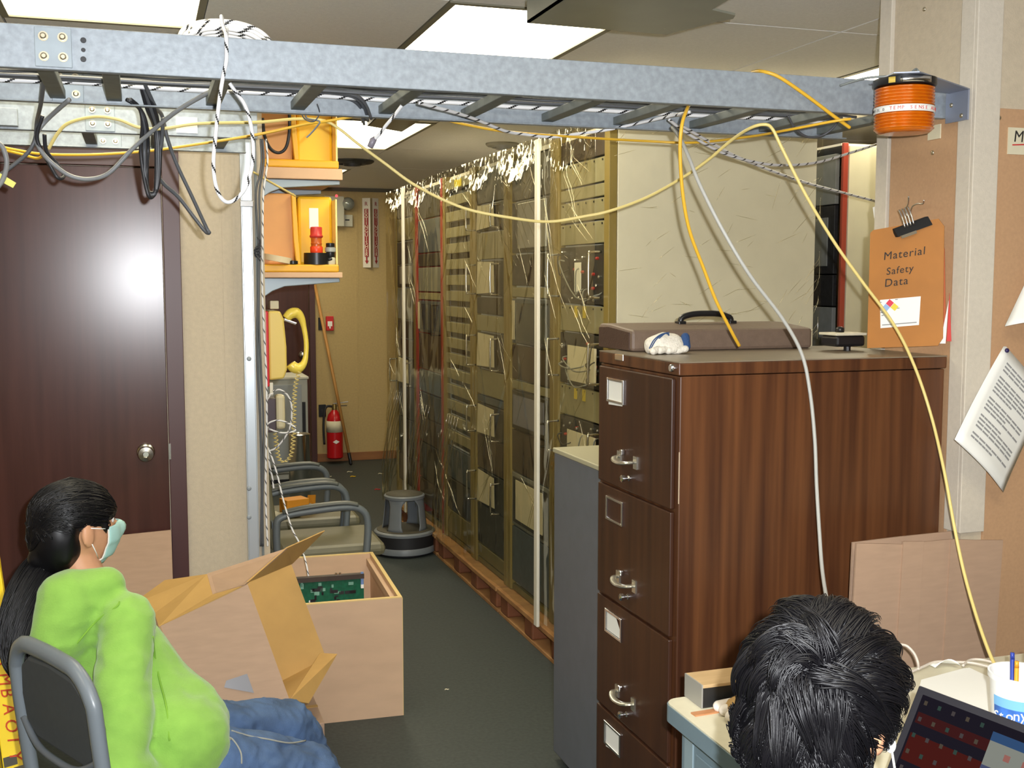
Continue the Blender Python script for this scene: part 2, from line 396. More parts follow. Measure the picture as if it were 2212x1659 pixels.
# ================================================================ cable ladders
def ladder(label, ya, yb, x0, x1, z0, z1, rungs, plates, name='cable_ladder'):
    t = thing(name, label, 'cable ladder', ((x0+x1)/2, (ya+yb)/2, z0))
    e = .004
    for y, s in ((ya, 1), (yb, -1)):
        m = MB(); m.box(x0, x1, min(y, y+s*e), max(y, y+s*e), z0, z1)
        for za in (z0, z1-e): m.box(x0, x1, min(y+s*e, y+s*.026), max(y+s*e, y+s*.026), za, za+e)
        m.build('side_rail', GALV, t, bevel=.0015)
    for x in rungs:
        m = MB(); m.box(x-.018, x+.018, ya+.004, yb-.004, z0+.012, z0+.034)
        m.prism([V(x-.03, ya+.004, z0+.036), V(x+.03, ya+.004, z0+.036), V(x+.018, ya+.03, z0+.036), V(x-.018, ya+.03, z0+.036)], (0,0,-.024))
        m.build('rung', GALVD, t, bevel=.002)
    for (xa, xb2, y, s) in plates:
        p = MB().box(xa, xb2, min(y, y+s*.004), max(y, y+s*.004), z0+.004, z1-.004).build('splice_plate', mat('splice_steel', (142,152,158), .45, .2, var=.1, scale=20), t, bevel=.001)
        for bx in (.24, .76):
            for bz in (.28, .74):
                c = V(xa+(xb2-xa)*bx, y+s*.004, z0+(z1-z0)*bz)
                MB().lathe([(.010,0),(.010,.002),(.0065,.002),(.0065,.007),(.004,.009)], c, 12, (0,s,0)).build('bolt', BOLT, p, smooth=True, auto=30)
    return t
TZ0, TZ1 = 2.044, 2.131
rx = [-1.6+.229*i for i in range(6)] + [-.18, -.05, .187, .40, .631, .858, 1.092, 1.309, 1.55, 1.78, 1.98]
xa, xb_ = PY(75, 100, 2.52).x, PY(155, 100, 2.52).x
lad1 = ladder('galvanised cable ladder running from the wall to the amber beacon', 2.52, 3.0, XL, 2.055, TZ0, TZ1, rx, [(xa, xb_, 2.52, -1), (PY(112,185,2.996).x, PY(180,185,2.996).x, 2.996, -1)])
for v in (87, 108, 128):
    c = PY(180, v, 2.52); MB().lathe([(.0045 if v == 108 else .006, 0), (.0045 if v == 108 else .006, .0006)], c, 12, (0,-1,0)).build('bolt_hole', BLACK, lad1)
x_end = PY(556, 270, 3.53).x
lad2 = ladder('short galvanised cable ladder above the brown door', 3.53, 3.95, XL, x_end, TZ0, TZ1, [-2.2+.229*i for i in range(8)]+[-.14, .06, .26], [(PY(185,270,3.53).x, PY(248,270,3.53).x, 3.53, -1), (PY(210,305,3.946).x, PY(262,305,3.946).x, 3.946, -1)])
for u in (170, 228): pass
p = PY(380, 252, 3.524); q = PY(427, 288, 3.524)
MB().box(p.x, q.x, 3.527, 3.53, q.z, p.z).build('paper_label', WHITE, lad2)
MB().box(XL, PY(40,280,3.52).x, 3.50, 3.528, 2.05, 2.10).build('mounting_bracket', GALV, lad2, bevel=.002)
# vertical strut channel carrying the short ladder
s0 = PY(524, 700, YD).x
sx0, sx1 = PY(527, 800, YD-.02).x, PY(551, 800, YD-.02).x
t = thing('strut_channel', 'bright slotted steel strut channel on the wall edge beside the door', 'strut', ((sx0+sx1)/2, YD, 0))
MB().box(sx0, sx0+.004, YD-.042, YD-.004, 0, 2.20).box(sx1-.004, sx1, YD-.042, YD-.004, 0, 2.20).box(sx0+.004, sx1-.004, YD-.042, YD-.038, 0, 2.2).build('channel', mat('strut_steel', (205,214,222), .3, .6), t, bevel=.001)
for v in (775, 1055, 1117):
    c = PY(538, v, YD-.042); MB().lathe([(.009,0),(.009,.002),(.005,.003)], c, 12, (0,-1,0)).build('bolt', GALV, t, smooth=True)
c = PY(527, 440, YD-.045); MB().box(sx0-.004, sx1+.004, YD-.05, YD-.036, c.z-.012, c.z+.012).build('clamp', CHROME, t, bevel=.002)
# wall conduit + lashed cable at the wall edge
MB().box(PY(556,700,YD-.012).x, PY(561,700,YD-.012).x, YD-.012, YD-.001, 0, 2.2).build('cable_strip', GALVD, t)
# ================================================================ walnut filing cabinet
FX, FY0, FY1, FXB, FZ = 1.255, 2.482, 2.985, 2.04, 1.414
t = thing('filing_cabinet', 'tall walnut-laminate filing cabinet with four locking drawers', 'filing cabinet', ((FX+FXB)/2, (FY0+FY1)/2, 0))
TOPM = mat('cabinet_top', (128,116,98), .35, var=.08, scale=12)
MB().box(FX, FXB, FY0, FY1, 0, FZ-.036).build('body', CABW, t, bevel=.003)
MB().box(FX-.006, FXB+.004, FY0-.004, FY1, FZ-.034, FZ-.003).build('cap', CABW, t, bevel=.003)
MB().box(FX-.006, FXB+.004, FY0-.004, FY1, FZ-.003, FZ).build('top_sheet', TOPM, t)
NICK = mat('worn_edge', (200,178,150), .5)
MB().box(FX-.001, FX+.001, FY0-.001, FY0+.001, 1.06, 1.19).build('worn_edge', NICK, t)
# lock and name plate on the cap
c = PX(1454, 795, FX-.006); MB().lathe([(.010,0),(.010,.006),(.008,.009),(.004,.009)], c, 16, (-1,0,0)).build('lock', CHROME, t, smooth=True, auto=40)
c = PX(1339, 772, FX-.006); MB().box(FX-.010, FX-.006, c.y-.028, c.y+.028, c.z-.009, c.z+.009).build('name_plate', CHROME, t, bevel=.002)
zb = [1.375, 1.038, .71, .378, .05]
for i in range(4):
    z1, z0 = zb[i]-.004, zb[i+1]+.004
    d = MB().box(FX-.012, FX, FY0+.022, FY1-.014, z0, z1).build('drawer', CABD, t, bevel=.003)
    yl, zl = 2.848, z1-.062
    f = MB()
    for (a, b, c, e) in ((-.058,-.050,-.034,.034),(.050,.058,-.034,.034),(-.05,.05,-.034,-.027),(-.05,.05,.027,.034)): f.box(FX-.017, FX-.012, yl+a, yl+b, zl+c, zl+e)
    h = f.build('label_holder', CHROME, d, bevel=.001)
    if i != 1:
        q = MB(); q.add([V(FX-.0135, yl+.048, zl+.026), V(FX-.0135, yl-.048+(.03 if i == 2 else 0), zl+.026), V(FX-.0135, yl-.048, zl-.005), V(FX-.0135, yl-.048, zl-.026-(.012 if i == 0 else 0)), V(FX-.0135, yl+.048, zl-.026-(.016 if i != 2 else 0))], [(0,1,2,3,4)])
        q.build('card', WHITE, d)
    yh, zh = 2.762, z1-.245+.0
    pts = smooth_pts([V(FX-.012, yh+.052, zh+.004), V(FX-.030, yh+.050, zh+.004), V(FX-.040, yh+.03, zh), V(FX-.044, yh, zh-.002), V(FX-.040, yh-.03, zh), V(FX-.030, yh-.050, zh+.004), V(FX-.012, yh-.052, zh+.004)], 5)
    m = MB().tube(pts, .009, 8, flat=.5)
    for s in (-1, 1): m.box(FX-.017, FX-.012, yh+s*.054-.011, yh+s*.054+.011, zh-.014, zh+.020)
    m.build('handle', mat('cast_handle', (214,212,200), .25, .9), d, smooth=True, auto=35)
    MB().box(FX-.024, FX-.012, yh+.02, yh+.034, zh+.012, zh+.028).build('latch', CHROME, d, bevel=.003)
    MB().lathe([(.008,0),(.008,.003),(.005,.006),(.005,.012),(.010,.016),(.010,.024),(.006,.027)], (FX-.012, 2.752, z0+.038), 16, (-1,0,0)).build('knob', CHROME, d, smooth=True, auto=40)
# grey steel cabinet beyond it
g = thing('steel_cabinet', 'low plain dark-grey steel cabinet standing beyond the walnut filing cabinet', 'cabinet', (1.5, 3.22, 0))
MB().box(1.28, 1.66-.04, 3.0, 3.437, .03, 1.05).build('body', GREYD, g, bevel=.004)
MB().box(1.276, 1.62, 2.998, 3.441, 1.05, 1.066).build('top', mat('steel_cabinet_top', (170,166,140), .4), g, bevel=.003)
MB().box(1.31, 1.6, 3.02, 3.42, 0, .03).build('plinth', BLACK, g)
# ---------------------------------------------------------------- things on the filing cabinet
CASE = mat('case_vinyl', (108,90,76), .55, var=.08, scale=60, bump=.15, bscale=200)
CASED = mat('case_vinyl_dark', (74,54,46), .5, var=.08, scale=60, bump=.15, bscale=200)
a = PZ(1364, 748, FZ); ztop = PY(1364, 714, a.y).z
cy0 = 2.88; cx0 = PY(1364, 748, cy0).x; cx1 = PY(1755, 745, cy0).x
t = thing('carrying_case', 'brown vinyl carrying case with a black handle lying on the filing cabinet', 'case', ((cx0+cx1)/2, cy0+.09, FZ))
zt2 = PY(1364, 714, cy0).z
yb_ = 3.12; zr_ = PY(1302, 698, yb_).z
m = MB(); m.prism([V(cx0, cy0, FZ), V(cx0, yb_, FZ), V(cx0, yb_, zr_), V(cx0, yb_-.08, zr_), V(cx0, cy0, zt2)], (cx1-cx0, 0, 0)); m.build('shell', CASE, t, bevel=.010)
MB().prism([V(cx0-.003, cy0+.012, FZ+.004), V(cx0-.003, yb_-.01, FZ+.004), V(cx0-.003, yb_-.01, zr_-.012), V(cx0-.003, yb_-.08, zr_-.008), V(cx0-.003, cy0+.012, zt2-.006)], (.003,0,0)).build('end_panel', CASED, t)
cy0 += .09; zt2 += (zr_-zt2)*.9
hx = PY(1525, 690, cy0+.06)
MB().tube(smooth_pts([V(hx.x-.085, cy0+.06, zt2), V(hx.x-.08, cy0+.06, zt2+.018), V(hx.x-.045, cy0+.06, zt2+.028), V(hx.x, cy0+.06, zt2+.030), V(hx.x+.045, cy0+.06, zt2+.028), V(hx.x+.08, cy0+.06, zt2+.018), V(hx.x+.085, cy0+.06, zt2)], 5), .009, 8).build('handle', BLACK, t, smooth=True)
for s in (-1, 1): MB().box(hx.x+s*.085-.012, hx.x+s*.085+.012, cy0+.045, cy0+.075, zt2-.002, zt2+.008).build('handle_mount', BLACK, t, bevel=.002)
# knitted work glove rolled up
c = PY(1450, 757, 2.76); c.z = FZ; KN = mat('knit_white', (226,220,206), .9, var=.1, scale=120, bump=.4, bscale=160)
KB = mat('knit_blue', (44,74,120), .9, bump=.4, bscale=160)
t = thing('work_glove', 'white knitted work glove with blue stripes rolled on the filing cabinet', 'glove', c)
def wig(x, y, z):
    n = noise.noise(V(x*30, y*30, z*30)); k = 1+.16*n; return (x*k, y*k, (z if z > -.02 else -.02)*k)
MB().ball(c+V(0, .03, .022), (.062, .038, .036), 28, 16, fn=wig).build('palm', KN, t, smooth=True)
for k, (dx, dz, l) in enumerate(((-.05,.010,.035),(-.028,.011,.04),(.0,.010,.042),(.03,.010,.04))):
    MB().capsule(c+V(dx-.01, -.012+.004*k, dz), c+V(dx+.012, .0, dz+.004), .010, .010, 10).build('finger', KN, t, smooth=True)
for k in range(3):
    MB().tube(smooth_pts([c+V(-.060+.005*k, .012, .016), c+V(-.052+.007*k, .0+.002*k, .040), c+V(-.03+.006*k, .0, .055+.001*k), c+V(-.005, .004, .059-.004*k)], 6), .0016, 6).build('stripe', KB, t)
MB().capsule(c+V(.048, .012, .020), c+V(.052, .02, .045), .015, .012, 12).build('cuff', KB, t, smooth=True)
MB().box(*(lambda q: (q.x-.013, q.x+.010, q.y-.004, q.y+.008, FZ, FZ+.008))(PZ(1566, 748, FZ))).build('paper_scrap', WHITE, label='small white paper scrap beside the yellow cable end', cat='scrap')
c = PY(1836, 749, 2.74); c.z = FZ
t = thing('desk_punch', 'small black box with a cream lid on the filing cabinet', 'box', c)
MB().box(c.x-.052, c.x+.045, c.y-.01, c.y+.07, .012+FZ, FZ+.044).build('body', BLACK, t, bevel=.008)
MB().box(c.x-.056, c.x+.049, c.y-.014, c.y+.074, FZ+.044, FZ+.051).build('lid', CREAM, t, bevel=.002)
MB().lathe([(.01,0),(.01,.012)], c+V(-.005,.006,0), 10).build('foot', BLACK, t)
MB().lathe([(.012,0),(.012,.012),(.006,.016)], c+V(.0,.05,.051), 12).build('knob', BLACK, t, smooth=True)
# clipboard
yc = 2.50
_pl = PY(1873, 752, 2.62); _pr = PY(2036, 747, 2.462); _pn = V(-(_pr-_pl).y, (_pr-_pl).x, 0).normalized()
_pe = (_pr-_pl).copy(); _pe.z = 0; _pe.normalize()
def CP(u, v, off=0.0): d = ray(u, v); k_ = ((_pl-EYE).dot(_pn)-off)/d.dot(_pn); return EYE+d*k_
L0 = CP(1873, 752); R0 = CP(2036, 747); LT = CP(1880, 497); RT_ = CP(2040, 472)
BRN = mat('folder_brown', (172,112,46), .6, var=.1, scale=9)
L0.z = max(L0.z, FZ+.001); R0.z = max(R0.z, FZ+.002)
t = thing('clipboard', 'orange-brown clipboard folder hand-lettered Material Safety Data', 'clipboard', (L0+R0)/2)
MB().prism([L0, R0-_pe*.012, R0+V(0,0,.02), RT_+V(.0,0,-.02), RT_-_pe*.015, LT+_pe*.008, LT+V(0,0,-.008)], _pn*.004).build('cover', BRN, t)
MB().prism([L0+_pe*.02+_pn*.012+V(0,0,.004), R0+_pe*.006+_pn*.012+V(0,0,.006), RT_+_pn*.012+V(0,0,-.08), RT_-_pe*.02+_pn*.012+V(0,0,-.01), LT+_pe*.01+_pn*.012+V(0,0,-.004)], _pn*.004).build('back_cover', mat('folder_back', (186,92,48), .6), t)
MB().prism([R0-_pe*.035+_pn*.006+V(0,0,.004), R0+_pe*.006+_pn*.006+V(0,0,.006), R0+_pe*.010+_pn*.006+V(0,0,.12), R0-_pe*.004+_pn*.006+V(0,0,.03)], _pn*.002).build('pages', WHITE, t)
MB().prism([R0+_pe*.008+_pn*.008+V(0,0,.012), R0+_pe*.020+_pn*.008+V(0,0,.012), R0+_pe*.011+_pn*.008+V(0,0,.14)], _pn*.002).build('red_divider', mat('red_card', (200,60,54), .6), t)
xd_ = (R0-L0).normalized(); yd_ = V(0,0,1)
for s, u, v in (('Material', 1908, 562), ('Safety', 1914, 594), ('Data', 1910, 620)):
    text('lettering', s, INK, t, CP(u, v, .002), (_pr-_pl).normalized()+V(0,0,.07), V(0,0,1)-.07*(_pr-_pl).normalized(), .030 if s != 'Safety' else .027, .0003, shear=.12, space=1.12)
lp = [CP(1901, 648, .0015), CP(1989, 640, .0015), CP(1985, 702, .0015), CP(1902, 709, .0015)]
lab = MB().prism(lp, _pn*.001).build('hazard_label', WHITE, t)
HX = (lp[1]-lp[0]).normalized(); HZ = HX.cross(_pn); HZ = HZ if HZ.z > 0 else -HZ
dc = CP(1923, 664, .0025); r = .0115
for dx, dz, cl in ((0, 1, (214,60,80)), (1, 0, (226,206,70)), (-1, 0, (150,180,220)), (0, -1, (236,236,236))):
    q = dc + HX*dx*r + HZ*dz*r
    MB().prism([q+HZ*r*.94, q-HX*r*.94, q-HZ*r*.94, q+HX*r*.94], _pn*-.0005).build('hazard_diamond', mat('diamond_%d_%d' % (dx+1, dz+1), cl, .6), lab)
for (a, b, w_) in ((-.026,.016,.008),(-.024,-.012,.006),(.018,.020,.007),(.019,-.004,.011),(-.022,-.020,.006)):
    q = dc + HX*a + HZ*b; MB().obox(q, (w_/2, .0003, .0012), (HX, _pn, HZ)).build('print_line', GREYINK, lab)
q = (lp[2]+lp[3])/2 + HZ*.008; MB().obox(q-_pn*.0008, (.046, .0003, .0014), (HX, _pn, HZ)).build('print_line', GREYINK, lab)
# binder clip with its wire loops on a hook
c = CP(1972, 490, .006); cd = ((_pr-_pl).normalized()+V(0,0,.28)).normalized(); cu = (V(0,0,1)-.28*(_pr-_pl).normalized()).normalized()
b = thing('binder_clip', 'black binder clip with silver wire arms gripping the clipboard', 'binder clip', c)
MB().prism([c-cd*.047+cu*-.012+V(0,-.006,0), c+cd*.047-cu*.012+V(0,-.006,0), c+cd*.047+cu*.012+V(0,.004,0), c-cd*.047+cu*.012+V(0,.004,0)], (0, .012, 0)).build('spring_body', BLACK, b, bevel=.001)
MB().obox(c-cd*.02-cu*.014+V(0,-.008,0), (.02, .002, .004), (cd, V(0,1,0), cu)).build('bright_lip', CHROME, b)
for k in range(4): MB().tube(smooth_pts([c+cd*(-.026+.008*k)+cu*.008+V(0,-.01,0), c+cd*(-.028+.008*k)+cu*.034+V(0,-.012,0), c+cd*(-.026+.008*k)+cu*.056+V(0,-.004,0)], 4), .0022, 6).build('wire_arm', CHROME, b, smooth=True)
h0 = PX(1962, 452, 2.05)
hk = thing('wall_hook', 'bent double wire hook on the cork panel above the clipboard', 'hook', h0)
for (pts) in ([(1960,468),(1956,452),(1962,440),(1963,424)], [(1966,470),(1970,448),(1982,440),(1994,440),(1996,432)]):
    MB().tube(smooth_pts([PX(u, v, 2.045-.004*i) for i, (u, v) in enumerate(pts)], 5), .0024, 6).build('wire', CHROME, hk, smooth=True)
MB().prism([PX(1885,448,2.05), PX(1899,442,2.05), PX(1897,492,2.05), PX(1888,470,2.05)], (.001,0,0)).build('paper_note', WHITE, label='torn white paper note stuck behind the clipboard edge', cat='note')
# ---------------------------------------------------------------- papers on the right partition
yq = 2.405
p = thing('paper_sheaf', 'stapled sheaf of printed pages pinned askew on the right partition', 'papers', PY(2120, 1000, yq))
A, B, C, D = PY(2173, 748, yq-.012), PY(2262, 850, yq-.012), PY(2167, 1060, yq-.05), PY(2055, 948, yq-.06)
def sheet(A, B, C, D, bow, n=10):
    def f(s, t_):
        q = (A*(1-s)+B*s)*(1-t_)+(D*(1-s)+C*s)*t_
        return q + V(0, -bow*math.sin(math.pi*s)*t_ - .02*(t_**2)*(1-s), 0)
    return f
for k in range(3):
    o = V(0, .004*k, 0); sh = MB().grid(sheet(A+o, B+o+V(0,0,.004*k), C+o+V(.004*k,0,-.003*k), D+o, .015), 10, 10).build('page', WHITE, p, smooth=True, solid=.0004)
f = sheet(A, B, C, D, .015)
rnd = random.Random(3)
for k in range(22):
    t_ = .10+.80*k/22; s0 = .14
    if k in (3, 9, 14, 19): continue
    m = MB(); s1 = s0+ (.72 if rnd.random() < .8 else .4)
    n_ = 6
    for i in range(n_):
        a0, a1 = s0+(s1-s0)*i/n_, s0+(s1-s0)*(i+.92)/n_
        e = V(0,-.0012,0); m.add([f(a0, t_)+e, f(a1, t_)+e, f(a1, t_+.017)+e, f(a0, t_+.017)+e], [(0,1,2,3)])
    m.build('text_line', GREYINK, p)
MB().lathe([(.006,0),(.006,.004),(.003,.007)], PY(2174, 757, yq-.014), 12, (0,-1,0)).build('push_pin', mat('navy_pin', (40,30,80), .4), p, smooth=True)
def curl(s, t_):
    u = 2250 - 45*t_ ; b_ = PY(2255, 520, yq-.01)*(1-t_) + PY(2168, 705, yq-.03)*t_
    return b_ + V(.14*s*math.cos(.4*t_), -.07*math.sin(math.pi*s*.9)*t_-.004, -.035*s*t_+.03*math.sin(math.pi*s)*t_)
MB().grid(curl, 12, 14).build('curled_sheet', WHITE, label='large white sheet curling off the right partition above the printed sheaf', cat='paper', smooth=True, solid=.0006)
a_, b_ = PY(2178, 275, 2.411), PY(2290, 338, 2.411)
n = thing('wall_label', 'cream card with a handwritten capital M and red underline', 'label', (a_.x, 2.41, b_.z))
MB().box(a_.x, b_.x, 2.409, 2.4119, b_.z, a_.z).build('card', OFFW, n)
text('lettering', 'Mo', INK, n, PY(2189, 306, 2.408), (1,0,0), (0,0,1), .042, .0003, shear=.1)
MB().bar(PY(2187, 313, 2.4085), PY(2260, 311, 2.4085), .001, .003).build('underline', RED, n)
c = PX(2016, 287, 2.05); MB().box(2.048, 2.0515, c.y-.03, c.y+.02, c.z-.018, c.z+.02).build('wall_tag', OFFW, label='small cream tag on the cork panel behind the amber beacon', cat='tag')
# ---------------------------------------------------------------- amber beacon
bc = PD(1953, 190, 2.78); bz1 = PD(1953, 178, 2.78).z; bz0 = PD(1953, 292, 2.78).z; bc.y = 2.36; bc.x = PY(1953, 240, 2.36).x
AMB = mat('amber_lens', (226,116,12), .18, var=.12, scale=30, trans=.25, coat=.5)
t = thing('beacon', 'amber ribbed beacon lettered TEMP SENSE ALARM hanging upside down', 'beacon', (bc.x, bc.y, bz0))
prof = []; H = bz1-bz0-.018; nr = 13; R = .071
prof.append((R*.6, 0)); prof.append((R*.86, .002)); prof.append((R*.93, .006))
for k in range(nr):
    z = .008+ (H-.010)*k/nr; d = (H-.010)/nr
    if 5 <= k <= 6: prof += [(R*.965, z), (R*.965, z+d*.99)]
    else: prof += [(R*.945, z), (R*1.0, z+d*.3), (R*1.0, z+d*.6), (R*.945, z+d*.95)]
MB().lathe(prof, (bc.x, bc.y, bz0), 40).build('lens', AMB, t, smooth=True, auto=50)
MB().lathe([(R*1.02, 0), (R*1.05, .003), (R*1.05, .018), (R*.9, .018)], (bc.x, bc.y, bz0+H), 40).build('collar', BLACK, t, smooth=True, auto=40)
def arcstrip(a0, a1, z0, z1, rr, n_=14):
    m = MB(); m.grid(lambda s, v_: V(bc.x+rr*math.cos(a0+(a1-a0)*s), bc.y+rr*math.sin(a0+(a1-a0)*s), z0+(z1-z0)*v_), n_, 1); return m
zl = bz0+.008+(H-.010)*4.9/nr; zl2 = bz0+.008+(H-.010)*6.95/nr
arcstrip(math.radians(140), math.radians(325), zl, zl2, R*1.012, 24).build('label_band', WHITE, t, smooth=True, solid=.0006)
arcstrip(math.radians(225), math.radians(285), bz0+H+.002, bz0+H+.016, R*1.065).build('maker_plate', CHROME, t, smooth=True, solid=.0008)
arcstrip(math.radians(203), math.radians(216), bz0+H+.002, bz0+H+.016, R*1.065).build('yellow_sticker', mat('sticker_yellow', (220,190,90), .5), t, smooth=True, solid=.0008)
def arctext(s, a_start, m_, size):
    a = a_start
    for ch in s:
        if ch != ' ':
            d = V(math.cos(a), math.sin(a), 0); o = V(bc.x, bc.y, zl+.0045) + d*R*1.02
            text('letter', ch, m_, t, o, (-d.y, d.x, 0), (0,0,1), size, .0003)
        a += size*.86/R
arctext('NOTIZE D', math.radians(148), INK, .0085)
arctext('TEMP SENSE ALARM', math.radians(205), mat('red_ink', (200,60,60), .6), .0112)
bx0, bx1 = bc.x-.078, 2.044
br = thing('beacon_bracket', 'blue-grey steel bracket carrying the amber beacon', 'bracket', (2.05, 2.45, bz1))
STB = mat('bracket_steel', (150,158,176), .4, .4)
MB().prism([V(bx0, 2.30, bz1+.001), V(bx0+.05, 2.27, bz1+.001), V(bx1, 2.428, bz1+.001), V(bx1, 2.50, bz1+.001), V(bx0+.04, 2.45, bz1+.001)], (0,0,.003)).build('arm_plate', STB, br)
pa, pb = PX(2046, 190, 2.052), PX(2087, 178, 2.052)
wp = MB().prism([V(2.039, 2.428, bz1+.004), V(2.039, 2.512, bz1+.004), V(2.039, 2.512, bz1-.075), V(2.039, 2.428, bz1-.075)], (.005, 0, 0)).build('wall_plate', STB, br)
for (yy, zz) in ((2.49, -.03), (2.45, -.062)): MB().lathe([(.006,0),(.006,.002),(.003,.004)], (2.039, yy, bz1+zz), 10, (-1,0,0)).build('screw', BOLT, br, smooth=True)
MB().tube(smooth_pts([V(bc.x+.01, 2.36, bz1+.004), V(bc.x+.02, 2.36, bz1+.02), V(bc.x+.04, 2.37, bz1+.03), V(bc.x+.045, 2.37, bz1+.018), V(bc.x+.02, 2.38, bz1+.014), V(bc.x-.05, 2.44, bz1+.016), V(bc.x-.09, 2.5, bz1+.004)], 6), .003, 6).build('beacon_lead', mat('grey_lead', (130,136,134), .5), br, smooth=True)
# ================================================================ equipment racks (front faces the aisle, -x)
RX, RXB, RZ0, RZT = 1.66, 2.54, .13, 2.205
bounds = [3.868, 4.455, 5.10, 5.685, 6.30, 6.99, 7.60]
UC = [1262, 1146, 1060, 988, 926, 872]
# (v_top, v_bottom, kind) read from the photograph, per rack
B, D_, S_, N_, P_, U_ = 'beige', 'dark', 'screen', 'brown', 'paper', 'blue'
MOD = [
 [(290,345,N_),(347,400,B),(402,430,B),(432,478,B),(480,528,B),(530,658,'patch'),(660,720,B),(722,838,'patchp'),(840,908,B),(910,1010,'patchp'),(1012,1090,B),(1092,1200,D_),(1202,1330,B)],
 [(335,428,D_),(430,545,'screenw'),(547,618,D_),(620,644,B),(646,748,'bluep'),(750,828,N_),(830,850,B),(852,940,'screenf'),(942,1036,N_),(1038,1158,'panelp'),(1160,1285,U_),(1287,1330,'olive')],
 [(352,436,D_),(438,498,'paperh'),(500,560,B),(562,640,'paperh'),(642,680,D_),(682,718,B),(720,800,'paperh'),(802,858,B),(860,876,U_),(878,948,'paperh'),(950,1022,N_),(1024,1100,'paperh'),(1102,1190,D_),(1192,1240,'olive')],
 [(372,970,'slats'),(972,1040,U_),(1042,1110,D_),(1112,1165,'olive')],
 [(388,470,D_),(472,545,U_),(547,575,D_),(577,630,'grey'),(632,648,B),(650,720,'bluep'),(722,800,N_),(802,850,U_),(852,905,D_),(907,960,N_),(962,1040,D_),(1042,1095,N_)],
 [(410,470,N_),(472,520,'olive'),(522,570,D_),(572,620,'screenw'),(622,690,'grey'),(692,730,D_),(732,770,N_),(772,830,'paperh'),(832,900,D_),(902,980,D_),(982,1040,N_)],
]
MM = {B: BEIGE, D_: DARKE, N_: DARKB, U_: BLUEE, 'olive': mat('olive_panel', (112,102,58), .5), 'grey': mat('rack_grey', (122,124,120), .45, var=.1, scale=20)}
RL = ['equipment rack nearest the filing cabinet with a white end panel', 'equipment rack with a small grey screen behind its film', 'equipment rack with a column of paper sheets and D handles', 'equipment rack of alternating beige and black slats', 'red-trimmed equipment rack with dark blue modules', 'dark equipment rack nearest the far wall']
def dhandle(parent, y, z0, z1, m=None):
    MB().tube(smooth_pts([V(RX-.004,y,z0), V(RX-.045,y,z0+.002), V(RX-.055,y,z0+.012), V(RX-.055,y,z1-.012), V(RX-.045,y,z1-.002), V(RX-.004,y,z1)], 4), .005, 8).build('handle', m or CHROME, parent, smooth=True)
rr_ = random.Random(11)
